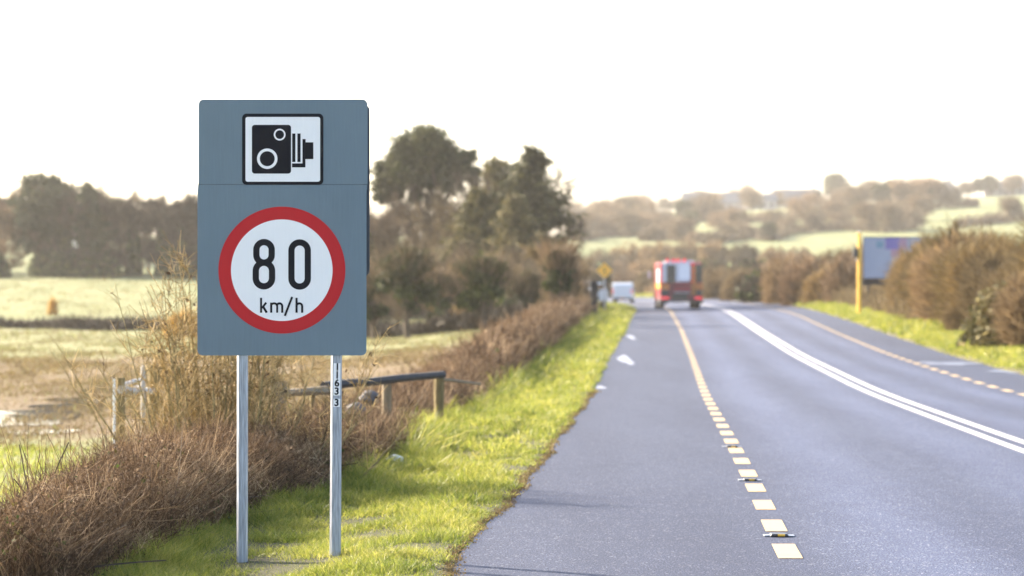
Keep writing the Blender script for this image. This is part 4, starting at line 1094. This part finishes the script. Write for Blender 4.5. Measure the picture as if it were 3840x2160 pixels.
# ------------------------------------------------------------------ vehicles
def wheel(parent, x, y, r, w):
    b = MB(); b.cyl((x-w/2, y, r), (x+w/2, y, r), r, 24); t = b.build('wheel', M['tyre'], parent, bev=.02)
    b = MB(); b.cyl((x-w/2-.012, y, r), (x+w/2+.012, y, r), r*.55, 18); b.build('rim', M['galv'], t)
def bxp(parent, name, c, dm, mat, bev=.0): b = MB(); b.box(c, dm, 0, bev); return b.build(name, mat, parent)
def van(loc, rz):
    r = empty('van', loc, 'white panel van driving away on the left of the road', 'van', None, rz)
    # side profile (y forward, z)
    prof = [(0, .38), (0, 1.15), (.10, 1.83), (.35, 1.93), (2.9, 1.95), (3.3, 1.86), (4.0, 1.25), (4.75, 1.02), (4.95, .75), (4.95, .35)]
    b = MB(); b.prismx(prof, -.93, .93); body = b.build('body', M['white_paint'], r, bev=.09)
    for s in (-1, 1):
        bxp(r, 'rear_door', (s*.44, .035, 1.05), (.84, .06, 1.15), M['white_paint'], .02)
        bxp(r, 'tail_light', (s*.87, -.012, 1.12), (.09, .06, .42), M['lamp_red'], .01)
        bxp(r, 'door_mirror', (s*1.05, 3.5, 1.28), (.2, .12, .24), M['dark'], .03)
        bxp(r, 'side_window', (s*.925, 3.15, 1.45), (.03, .85, .42), M['glass'], .01)
        for yy in (.85, 3.95): wheel(r, s*.82, yy, .33, .22)
    bxp(r, 'bumper', (0, -.04, .42), (1.8, .18, .2), M['dark'], .04)
    bxp(r, 'number_plate', (0, -.14, .47), (.5, .01, .11), M['orange_stripe'])
    b = MB(); b.prism([(-.8, 1.3), (.8, 1.3), (.7, 1.78), (-.7, 1.78)], 3.35, 3.4); b.build('windscreen', M['glass'], r)
    return r
dvn = 228; van(((2333-1920)*dvn/F, dvn, float(zroad((2333-1920)*dvn/F, dvn))+.01), math.radians(-6))
def oncar(loc, rz):
    r = empty('car', loc, 'silver white car half hidden behind the hedge, one headlamp shining', 'car', None, rz)
    prof = [(0, .35), (0, .9), (.15, 1.0), (.75, 1.38), (1.2, 1.5), (2.5, 1.5), (3.3, 1.02), (4.3, .82), (4.4, .35)]
    b = MB(); b.prismx(prof, -.86, .86); b.build('body', M['white_paint'], r, bev=.08)
    for s in (-1, 1):
        b = MB(); b.cyl((s*.62, 4.38, .68), (s*.62, 4.44, .68), .11, 14); b.build('headlight', M['lamp_warm'], r)
        bxp(r, 'side_window', (s*.855, 1.8, 1.22), (.03, 1.5, .32), M['glass'], .01)
        for yy in (.8, 3.55): wheel(r, s*.76, yy, .31, .2)
    b = MB(); b.prism([(-.72, 1.05), (.72, 1.05), (.62, 1.42), (-.62, 1.42)], 2.75, 2.85); b.build('windscreen', M['glass'], r)
    bxp(r, 'bumper', (0, 4.42, .42), (1.6, .1, .16), M['dark'], .03)
    return r
# oncoming in the opposite lane of the bend
dc = 190; cx_ = (2236-1920)*dc/F; cr_ = oncar((cx_, dc, float(vz_left(cx_, dc))), math.radians(180-20)); cr_.scale = (1.15, 1.15, 1.3)
def fire_engine(loc, rz):
    r = empty('fire_engine', loc, 'red fire engine with silver rear shutter driving away in left lane', 'fire engine', None, rz)
    W2 = 1.22
    prof = [(0, .55), (0, 2.58), (.12, 2.68), (5.0, 2.72), (5.2, 2.78), (7.2, 2.78), (7.7, 1.9), (7.8, .5)]
    b = MB(); b.prismx(prof, -W2+.03, W2-.03); b.build('body', M['red_paint'], r, bev=.07)
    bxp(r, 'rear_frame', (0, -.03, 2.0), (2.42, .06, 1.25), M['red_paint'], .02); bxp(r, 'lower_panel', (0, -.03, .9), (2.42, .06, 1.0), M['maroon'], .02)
    sh_ = bxp(r, 'roller_shutter', (-.33, -.075, 2.12), (1.60, .04, 1.15), M['shutter'], .02)
    b = MB()
    for q in range(10): b.box((-.33, -.10, 1.66+q*.1), (1.5, .012, .012))
    b.build('slats', M['galv'], sh_)
    bxp(r, 'rear_window', (-.60, -.125, 2.0), (.50, .04, 1.08), M['glass'], .02); bxp(r, 'pale_door', (.16, -.125, 2.14), (.72, .04, .98), M['pale_panel'], .08); bxp(r, 'door_step', (.05, -.16, .95), (.9, .12, .06), M['galv'], .01); bxp(r, 'lower_hatch', (-.1, -.075, .72), (.9, .04, .3), M['dark'], .02); bxp(r, 'tow_board', (.05, -.08, 1.15), (.95, .05, .22), M['red_paint'], .01)
    bxp(r, 'equipment_locker', (1.0, -.08, 2.05), (.42, .06, 1.05), M['glass'], .02)
    for s, xx in ((-1, -.95), (1, 1.0)):
        st = bxp(r, 'chevron_panel', (xx*1.0, -.075, 1.28), (.5, .05, .34), M['orange_stripe'], .01)
        b = MB()
        for q in (-.16, 0, .16): b.add([(xx+q-.05, -.105, 1.13), (xx+q+.02, -.105, 1.13), (xx+q+.07, -.105, 1.43), (xx+q, -.105, 1.43)], [(0, 1, 2, 3)])
        b.build('red_stripes', M['red_paint'], st)
        bxp(r, 'locker_hatch', (xx, -.07, .93), (.42, .04, .28), M['dark'], .01)
        b = MB(); b.box((xx*.98, -.10, .60), (.42, .08, .17), 0, .02); b.build('tail_light', M['lamp_red'], r)
        bxp(r, 'mudguard', (s*1.02, -.02, .4), (.5, .1, .22), M['dark'], .02)
        for yy in (1.9, 6.3): wheel(r, s*1.05, yy, .5, .3)
        bxp(r, 'side_stripe', (s*(W2-.022), 3.6, 1.35), (.02, 6.6, .34), M['orange_stripe'])
        bxp(r, 'side_shutter', (s*(W2-.018), 2.6, 1.95), (.03, 2.6, .8), M['shutter'], .01)
        b = MB(); b.tube([(s*1.2, 7.3, 2.35), (s*1.45, 7.35, 2.4), (s*1.45, 7.35, 2.2)], [.02]*3, 6); mm = b.build('mirror_arm', M['dark'], r)
        bxp(mm, 'mirror', (s*1.5, 7.35, 2.05), (.18, .1, .42), M['shutter'], .02)
    for xx in (-.82, -.45, -.19, .17):
        b = MB(); b.cyl((xx, -.03, 2.80), (xx, -.13, 2.80), .10, 16); b.build('marker_lamp', M['lamp_red'], r)
    for zz in (2.55, 2.2, 1.9, 1.6):
        b = MB(); b.cyl((-1.17, -.05, zz), (-1.17, -.11, zz), .07, 12); b.build('marker_lamp', M['lamp_red'], r)
        b = MB(); b.cyl((.66, -.05, zz), (.66, -.11, zz), .06, 12); b.build('marker_lamp', M['lamp_red'], r)
    b = MB(); b.tube([(.62, -.16, .8), (.62, -.16, 2.5)], [.03, .03], 8); b.tube([(.78, -.16, .8), (.78, -.16, 2.5)], [.03, .03], 8)
    for q in range(6): b.tube([(.62, -.16, .95+q*.28), (.78, -.16, .95+q*.28)], [.015]*2, 6)
    b.build('rear_ladder', M['orange_stripe'], r)
    bxp(r, 'bumper', (0, -.12, .48), (2.3, .2, .14), M['dark'], .03)
    bxp(r, 'tow_step', (0, -.2, .33), (.8, .25, .06), M['galv'], .01)
    b = MB(); b.box((0, 2.8, 2.76), (1.6, 4.2, .10), 0, .03); b.build('roof_rack', M['shutter'], r)
    return r
dt = 140; fx = (2555-1920)*dt/F
fire_engine((fx, dt, HC-(1158-HZ)*dt/F), math.radians(-.5))

# ------------------------------------------------------------------ signs and pole along the road
d = 150; x = (2267-1920)*d/F; z = float(vz_left(x, d)); k_ = d/F
ws = empty('warning_sign', (x, d, z), 'small orange yellow diamond warning sign beyond the white van', 'road sign')
zc = HC-(1015-HZ)*k_-z; h = .50
b = MB(); b.prism([(0, zc-h), (h, zc), (0, zc+h), (-h, zc)], -.02, .0); dm = b.build('diamond_plate', M['yellow'], ws)
b = MB(); b.prism([(-.035, zc-.24), (.035, zc-.24), (.035, zc+.2), (-.035, zc+.2)], -.03, -.022); b.build('warning_symbol', M['sg_black'], dm)
b = MB(); b.cyl((0, .04, -.3), (0, .04, zc+.4), .05, 10); b.build('post', M['galv'], ws)
# dark gate pillar in the hedge
d = 118; x, y, z = P3(2228, 1060, d); gz = float(hz0(x, y)); b = MB(); b.box((0, 0, (z-gz)/2), (.34, .34, z-gz), 0, .03); b.box((0, 0, z-gz+.04), (.42, .42, .08), 0, .02)
o = b.build('gate_pillar', M['rail_dark']); o.location = (x, y, gz); tag(o, 'dark narrow pillar in the hedge left of the white van', 'pillar')
d = 104; x, y, z = P3(3222, 872, d); gz = float(vz_right(np.array([x]), d)[0])
yp = empty('camera_pole', (x, y, gz), 'yellow roadside pole with a small black box, beside the billboard', 'pole')
b = MB(); b.cyl((0, 0, -.3), (0, 0, z-gz), .085, 16); b.build('pole', M['yellow'], yp)
b = MB(); b.cyl((0, 0, z-gz), (0, 0, z-gz+.06), .06, 12); b.build('cap', M['shutter'], yp)
zb = HC-(948-HZ)*d/F-gz; bxp(yp, 'detector_box', (-.17, -.03, zb), (.22, .22, .40), M['dark'], .03); bxp(yp, 'bracket', (-.06, -.02, zb-.3), (.2, .06, .06), M['shutter'], .01)
d = 118; x0 = (3236-1920)*d/F; x1 = (3500-1920)*d/F; zt = HC-(888-HZ)*d/F; zb = HC-(1046-HZ)*d/F; gz = float(ground((x0+x1)/2, d))
bb_ = empty('billboard', ((x0+x1)/2, d, gz), 'grey blue roadside billboard behind the yellow pole', 'billboard')
wv = x1-x0; hv = zt-zb; cz = (zt+zb)/2-gz
def mat_poster():
    m, nt, p = newmat('poster_paper'); p.inputs['Base Color'].default_value = (.27, .31, .43, 1); p.inputs['Roughness'].default_value = .6
    tc = N(nt, 'ShaderNodeTexCoord'); n = noise(nt, tc.outputs['Object'], .8, 3)
    nt.links.new(ramp(nt, n, [(.3, (.26, .30, .42)), (.7, (.31, .35, .47))]), p.inputs['Base Color']); return m
bd = bxp(bb_, 'board', (0, 0, cz), (wv, .12, hv), M['rail_dark'], .01)
bxp(bd, 'poster', (0, -.066, cz), (wv-.08, .008, hv-.08), mat_poster())
MP = {n: mat_plain('poster_'+n, c, .6, var=.1) for n, c in (('violet', (.18, .15, .40)), ('teal', (.16, .27, .38)), ('rose', (.36, .23, .33)))}
def pr(name, px0, py0, px1, py1, mat, off):
    b = MB(); xa = (px0-1920)*d/F-(x0+x1)/2; xb = (px1-1920)*d/F-(x0+x1)/2; za = HC-(py0-HZ)*d/F-gz; zb_ = HC-(py1-HZ)*d/F-gz
    b.box(((xa+xb)/2, off, (za+zb_)/2), (xb-xa, .003, za-zb_)); b.build(name, mat, bd)
pr('violet_print', 3320, 892, 3372, 935, MP['violet'], -.074); pr('teal_print', 3285, 905, 3312, 930, MP['teal'], -.074); pr('rose_print', 3340, 935, 3378, 962, MP['rose'], -.075); pr('rose_print', 3372, 893, 3400, 935, MP['rose'], -.074)
for q in (-.42, 0, .42): bxp(bb_, 'leg', (wv*q, .12, (cz-hv/2)/2+.2), (.14, .14, cz-hv/2+1.0), M['rail_dark'], .01)
bxp(bb_, 'plinth_board', (0, .03, cz-hv/2-.16), (wv, .06, .28), M['rail_dark'], .005)

# ------------------------------------------------------------------ right hedge bank
bushA = bush('bush', 3.2, 2.3, 71, M['olive'], 17000, .038, 0)
bushB = bush('bush', 3.0, 2.4, 72, M['dry_far'], 17000, .038, 0)
bushG = bush('bush', 1.9, 1.5, 73, M['olive'], 6500, .03, 2500, M['olive_needle'])
GRH = 'bushes of the high hedge on the right'
RB = [('A', 3595, 88, 1.0, 'tall olive brown bush at the billboard end of the right hedge'), ('B', 3660, 80, .98, 'second tall brown bush from the billboard in the right hedge'), ('A', 3745, 75, .84, 'olive brown bush in the middle of the right hedge'),
      ('B', 3830, 71, .66, 'dark brown bush in the right hedge above the small green bush'), ('A', 3930, 69, .62, 'olive brown bush cut by the right frame edge'), ('B', 3545, 97, .72, 'lower brown bush overlapping the right end of the billboard'), ('A', 4080, 66, 1.0, 'olive bush just outside the right frame edge'),
      ('A', 3475, 96, .92, 'narrow olive bush covering the right end of the billboard'), ('B', 3610, 84, .9, 'brown bush filling the right hedge behind the first tall bush'), ('A', 3700, 78, .88, 'olive bush filling the right hedge behind the low brown bush'), ('B', 3785, 73, .74, 'brown bush between the middle and the small green bush'),
      ('G', 3850, 62, 1.0, 'small green leafy bush at the right frame edge'), ('B', 3740, 66, .42, 'low brown bush at the foot of the right hedge'), ('B', 3640, 75, .42, 'low brown bush under the second tall bush'), ('B', 3950, 60, .7, 'brown bush outside the frame beside the green bush')]
first = {}
for kd, px_, d_, sc, lb in RB:
    x = (px_-1920)*d_/F; z = max(float(vz_right(np.array([x]), d_)[0]) if x-eR(d_) < 5 else -9, float(ground(x, d_)))-.05
    pr_ = {'A': bushA, 'B': bushB, 'G': bushG}[kd]
    if kd not in first: first[kd] = 1; place(pr_, (x, d_, z), rng.random()*6, lb, 'bush', GRH, (sc*1.2, sc*1.2, sc))
    else: copy_tree(pr_, (x, d_, z), rng.random()*6, (sc*(.42 if 'narrow' in lb else 1.2), sc*1.2, sc), lb, GRH, 'bush')
# dead grass and bramble fringe on the bank
def fringe(name, d0, d1, n, o0, o1, h0, w0, mat, label):
    y = d0+(d1-d0)*rng.random(n); o = o0+(o1-o0)*rng.random(n); x = eR(y)+o; z = vz_right(x, y)
    P = np.stack([x, y, z+.25*h0*rng.random(n)], 1); D = rng.normal(0, .3, (n, 3)); D[:, 2] += 1
    q = .6+.5*vnoise(x, y, .6, 6)
    V, Fc, T = strands(P, D, h0*(.35+.6*rng.random(n))*np.clip(q, .3, 1.4), w0*(.5+rng.random(n)), rng.normal(0, .3, (n, 3)), 2, .3)
    return tag(npmesh(name, V, Fc, mat, tint=T), label, kind='stuff', cat='dead grass')
fringe('dead_grass', 45, 95, 18000, 2.0, 5.2, .75, .035, M['dry_far'], 'tall dead grass and bramble along the bank under the right hedge')
fringe('dead_grass', 86, 190, 30000, 1.3, 6.5, 1.1, .065, M['dry_far'], 'pale brown dead grass bank below the billboard and further back')
fringe('dead_grass', 190, 340, 18000, 1.5, 8.5, 1.5, .12, M['dry_far'], 'brown dead growth along the outside of the road bend')

# scrub beyond the bend and on the lower slope -------------------------
sA = bush('scrub_bush', 4.2, 3.6, 81, M['dry_far'], 6500, .09); sB = bush('scrub_bush', 4.6, 3.8, 82, M['twig'], 6500, .09); sC = bush('scrub_bush', 4.0, 3.6, 83, M['twig_dark'], 6000, .10, 500)
sD = bush('scrub_bush', 4.2, 3.6, 84, M['olive'], 6000, .09)
pool = {'A': sA, 'B': sB, 'C': sC, 'D': sD}; seen = set()
desc = {'A': 'sandy brown', 'B': 'grey brown', 'C': 'dark', 'D': 'olive brown'}
rows = [('beside the billboard pole', 'front row behind right bank', [(3200, 135, 'B', .62), (3120, 142, 'D', .66), (3040, 152, 'B', .70), (2960, 165, 'A', .72), (2880, 180, 'C', .74), (2790, 198, 'A', .72), (2700, 225, 'A', .72)]),
        ('', 'front row outside the bend', [(2620, 262, 'B', .8), (2540, 285, 'A', .8), (2450, 305, 'A', .85), (2360, 318, 'B', .9), (2270, 322, 'C', .95), (2190, 318, 'B', 1.0)]),
        ('', 'second row behind fire engine', [(3330, 175, 'D', .75), (3240, 190, 'B', .9), (3140, 205, 'A', .9), (3040, 222, 'C', .9), (2950, 240, 'B', .92), (2850, 262, 'C', 1.0), (2740, 290, 'C', 1.05), (2640, 318, 'C', 1.1), (2540, 340, 'C', 1.15), (2440, 355, 'A', 1.2), (2340, 365, 'B', 1.3), (2240, 365, 'C', 1.3), (2150, 360, 'B', 1.3)]),
        ('', 'third row at hill foot', [(2160, 430, 'B', 1.5), (2260, 425, 'A', 1.45), (2360, 430, 'D', 1.4), (2470, 425, 'A', 1.35), (2580, 420, 'A', 1.2), (2680, 410, 'A', 1.05), (2790, 390, 'B', .95), (2900, 370, 'A', .9), (3000, 340, 'B', .9), (3110, 320, 'D', .9), (3500, 230, 'D', 1.1), (3620, 200, 'B', 1.0)])]
ordw = ['first', 'second', 'third', 'fourth', 'fifth', 'sixth', 'seventh', 'eighth', 'ninth', 'tenth', 'eleventh', 'twelfth', 'thirteenth', 'fourteenth', 'fifteenth', 'sixteenth', 'seventeenth', 'eighteenth', 'nineteenth', 'twentieth']
for _, rown, its in rows:
    its = sorted(its)
    for q, (px_, d_, kd, sc) in enumerate(its):
        lb = '%s scrub, %s from left in %s' % (desc[kd], ordw[q], rown); x, y, z = on(px_, d_); z -= .1
        s3_ = (sc*1.1, sc*1.1, sc*(.9+.25*rng.random()))
        if kd not in seen: seen.add(kd); place(pool[kd], (x, y, z), 0, lb, 'bush', 'scrub bushes beyond the bend', s3_)
        else: copy_tree(pool[kd], (x, y, z), rng.random()*6, s3_, lb, 'scrub bushes beyond the bend', 'bush')

# far hill: hedgerows of bare trees, houses ----------------------------
def hill_tree(H, R, seed, mat, n, w, ivy=0):
    rg = np.random.default_rng(seed); root = empty('hill_tree', (0, 0, 0)); b = MB()
    limb(b, (0, 0, -.4), (rg.normal(0, .3), 0, H*.6), H*.03, H*.012, rg, .1, 5, 6)
    C0 = []
    for q in range(22):
        a = rg.random()*6.283; r = R*.72*math.sqrt(rg.random()); z = H*(.22+.6*rg.random()*(1-.35*(r/R)))
        C0.append((math.cos(a)*r, math.sin(a)*r, z)); limb(b, (0, 0, H*.18+.3*z), C0[-1], H*.010, H*.004, rg, .2, 3, 4)
    b.build('trunk', M['bark'], root, smooth=True)
    C0 = np.array(C0); k_ = rg.integers(0, len(C0), n); q = rg.normal(0, 1, (n, 3)); P = C0[k_]+q*np.array([R*.2, R*.2, H*.075])
    D = q*.5+rg.normal(0, .4, (n, 3)); D[:, 2] += .8
    V, Fc, T = strands(P, D, H*(.06+.13*rg.random(n)), w*(.5+rg.random(n)), rg.normal(0, .2, (n, 3)), 1, .35, rg=rg)
    npmesh('crown', V, Fc, mat, root, tint=T)
    if ivy:
        k_ = rg.integers(0, len(C0)//2, ivy); crown_mesh('ivy', C0[k_]*np.array([.6, .6, .8])+rg.normal(0, R*.13, (ivy, 3)), w*2.5, M['ivy'], root, rg)
    return root
hA = hill_tree(8, 4.0, 91, M['twig'], 3200, .10); hB = hill_tree(8.4, 3.8, 92, M['twig'], 3000, .11, 500)
cl = []
for _ in range(22):
    a = rg.random()*6.283; q = rg.random()**.6; zz = 2.2+5*rg.random(); sc = math.sqrt(max(.1, 1-((zz-4.4)/4.)**2)); cl.append((math.cos(a)*2.6*q*sc, math.sin(a)*2.6*q*sc, zz, 1.0+.5*rg.random()))
hE = clump_tree('hill_tree', 8, cl, 2600, .42, M['pine'], 93, .22, (0, 0, 5))
hb_ = bush('hill_bush', 3.2, 3.8, 94, M['twig'], 2200, .16)
hp = {'A': hA, 'B': hB, 'E': hE, 'U': hb_}; seen = set()
hd = {'A': 'bare brown tree', 'B': 'dark bare tree', 'E': 'dark evergreen tree', 'U': 'low brown hedge bush'}
hill_rows = [('scattered trees between the hedgerows', [(2700, 862, 'A', .7), (2760, 868, 'B', .7), (2905, 855, 'A', .7), (3060, 850, 'A', .65), (3130, 845, 'B', .7), (2600, 868, 'E', .6), (2660, 800, 'A', .75), (2820, 800, 'B', .7), (3180, 780, 'A', .85), (3270, 775, 'B', .8), (3400, 770, 'A', .8), (3500, 765, 'A', .75), (3350, 830, 'A', .8), (3450, 830, 'B', .8)]),
             ('slope left of the fire engine', [(2170, 905, 'A', .8), (2215, 895, 'B', .75), (2265, 890, 'A', .85), (2310, 885, 'A', .8), (2360, 890, 'B', .85), (2405, 880, 'A', .8), (2230, 868, 'A', .75), (2300, 862, 'B', .75), (2385, 860, 'A', .8), (2450, 868, 'A', .7)]),
             ('lowest hedgerow of far hill', [(2440, 905, 'U', 1.2), (2500, 900, 'A', .7), (2560, 908, 'B', .8), (2610, 912, 'U', 1.0), (2670, 915, 'U', 1.1), (2730, 905, 'B', .55), (2790, 897, 'A', .7), (2840, 893, 'U', .5), (2888, 905, 'E', .62), (2950, 880, 'A', .65), (3035, 872, 'B', .7), (3090, 868, 'U', .6), (3155, 862, 'A', .7), (3260, 870, 'B', .95), (3330, 872, 'B', .9), (3420, 860, 'A', .8)]),
             ('middle hedgerow of far hill', [(2180, 860, 'A', 1.0), (2260, 850, 'B', .9), (2350, 845, 'B', .9), (2420, 838, 'A', .85), (2490, 835, 'U', 1.0), (2553, 838, 'E', .7), (2640, 830, 'A', .95), (2700, 826, 'U', .6), (2780, 838, 'U', .8), (2870, 830, 'U', .8), (3010, 825, 'A', .9), (3120, 818, 'A', .95), (3210, 810, 'B', .9), (3300, 800, 'E', .95), (3380, 792, 'B', .9), (3470, 785, 'B', .95), (3560, 780, 'A', .8), (3640, 775, 'U', .8)]),
             ('right hedgerow between two bright fields', [(3600, 852, 'U', .7), (3680, 845, 'U', .7), (3745, 838, 'U', .6), (3790, 832, 'B', .75), (3850, 828, 'U', .7)]),
             ('skyline row of far hill', [(2200, 800, 'A', 1.0), (2260, 790, 'A', .9), (2340, 785, 'B', .8), (2410, 780, 'A', 1.0), (2500, 778, 'A', .7), (2560, 772, 'A', .8), (2640, 770, 'A', 1.0), (2780, 765, 'A', 1.1), (2905, 755, 'A', .8), (3060, 748, 'E', .6), (3120, 745, 'E', 1.25), (3150, 742, 'B', .95), (3245, 738, 'E', .8), (3335, 735, 'E', .85), (3385, 735, 'E', .75), (3440, 732, 'B', .9), (3500, 730, 'B', .8), (3630, 728, 'B', .7), (3680, 726, 'E', .8), (3715, 724, 'E', .85), (3800, 722, 'B', .85)])]
for rown, its in list(hill_rows):
    pts = [at(a, b_, 330, 1600)[:2] for a, b_, _, _ in its]; pts = sorted([p for p in pts if p[1] < 1050], key=lambda p: p[0]/p[1])
    if len(pts) > 2 and 'skyline' not in rown and 'scattered' not in rown: low_bank('hill_hedge', pts, 2.3, 2.2, 45, 'brown hedge line: '+rown, M['twig'], .22)
for rown, its in hill_rows:
    for q, (px_, py_, kd, sc) in enumerate(its):
        x, y, z = at(px_, py_, 330, 1600)
        if y > 1050: y = 900.; x = (px_-1920)*y/F; z = float(ground(x, y))
        sc *= y/780*1.0 if 'skyline' in rown else y/560
        s3_ = (sc*1.05, sc*1.05, sc*(.9+.2*rng.random()))
        lb = '%s, %s from left in %s' % (hd[kd], ordw[q] if q < 20 else 'twenty-first', rown)
        cat = 'bush' if kd == 'U' else 'tree'
        if kd not in seen: seen.add(kd); place(hp[kd], (x, y, z-.2), 0, lb, cat, rown, s3_)
        else: copy_tree(hp[kd], (x, y, z-.2), rng.random()*6, s3_, lb, rown, cat)
def house(px_, py_, w, dp, wh, rh, label, rz=0., wall=None, d=None):
    if d: x, y, z = on(px_, d)
    else:
        x, y, z = at(px_, py_, 330, 1600)
        if y > 1050: y = 905.; x = (px_-1920)*y/F; z = float(ground(x, y))
    r = empty('house', (x, y, z-.2), label, 'house', None, rz)
    b = MB(); b.prismx([(-dp/2, -.5), (dp/2, -.5), (dp/2, wh), (0, wh+rh*.97), (-dp/2, wh)], -w/2, w/2); b.build('wall', wall or (M['render_wall'] if d else M['concrete']), r)
    ro = MB(); ov = .35
    for s in (-1, 1):
        ro.add([(-w/2-ov, s*(dp/2+ov), wh-ov*rh/(dp/2)+.06), (w/2+ov, s*(dp/2+ov), wh-ov*rh/(dp/2)+.06), (w/2+ov, 0, wh+rh+.06), (-w/2-ov, 0, wh+rh+.06),
                (-w/2-ov, s*(dp/2+ov), wh-ov*rh/(dp/2)+.22), (w/2+ov, s*(dp/2+ov), wh-ov*rh/(dp/2)+.22), (w/2+ov, 0, wh+rh+.22), (-w/2-ov, 0, wh+rh+.22)],
               [(0, 1, 2, 3), (4, 5, 6, 7), (0, 1, 5, 4), (1, 2, 6, 5), (3, 0, 4, 7)])
    rf = ro.build('roof', M['slate'], r)
    b = MB(); b.box((w*.36, 0, wh+rh+.5), (.9, .7, 1.3)); b.build('chimney', M['concrete'], rf)
    for q in np.linspace(-.34, .34, 4):
        if abs(q) < .02: continue
        bxp(r, 'window', (w*q, -dp/2-.03, wh*.55), (1.0, .08, 1.1), M['glass'])
    bxp(r, 'door', (0, -dp/2-.03, 1.0), (.95, .08, 2.0), M['dark'])
    return r
house(2990, 772, 17, 7, 3.4, 3.0, 'long low grey roofed house on the hill above the fire engine')
house(2850, 786, 11, 6, 3.2, 2.3, 'pale bungalow on the skyline left of the long roofed house')
house(2700, 790, 26, 9, 3.0, 3.4, 'long dark roofed farm shed on the skyline above the middle fields')
house(3555, 738, 9, 7, 4.0, 2.6, 'white gabled house on the skyline between the right hand trees', 1.2)
house(3765, 730, 16, 7, 2.8, 2.4, 'dark roofed house on the skyline at the right frame edge')
house(285, 0, 8, 4.2, 4.2, 3.6, 'white gabled cottage glimpsed through the left tree belt', math.pi/2-.25, d=292)

# ------------------------------------------------------------------ haze over the valley
def haze():
    b = MB(); b.box((0, 2600, 57), (13000, 5700, 124)); m = bpy.data.materials.new('haze'); m.use_nodes = True; nt = m.node_tree
    nt.nodes.remove(nt.nodes['Principled BSDF']); v = N(nt, 'ShaderNodeVolumePrincipled'); v.inputs['Color'].default_value = (1.0, .97, .92, 1)
    v.inputs['Density'].default_value = HAZE; v.inputs['Anisotropy'].default_value = .25
    nt.links.new(v.outputs[0], nt.nodes['Material Output'].inputs['Volume'])
    o = b.build('haze', m); return tag(o, 'pale sunlit haze over the fields', kind='stuff')
HAZE = .0002
haze()
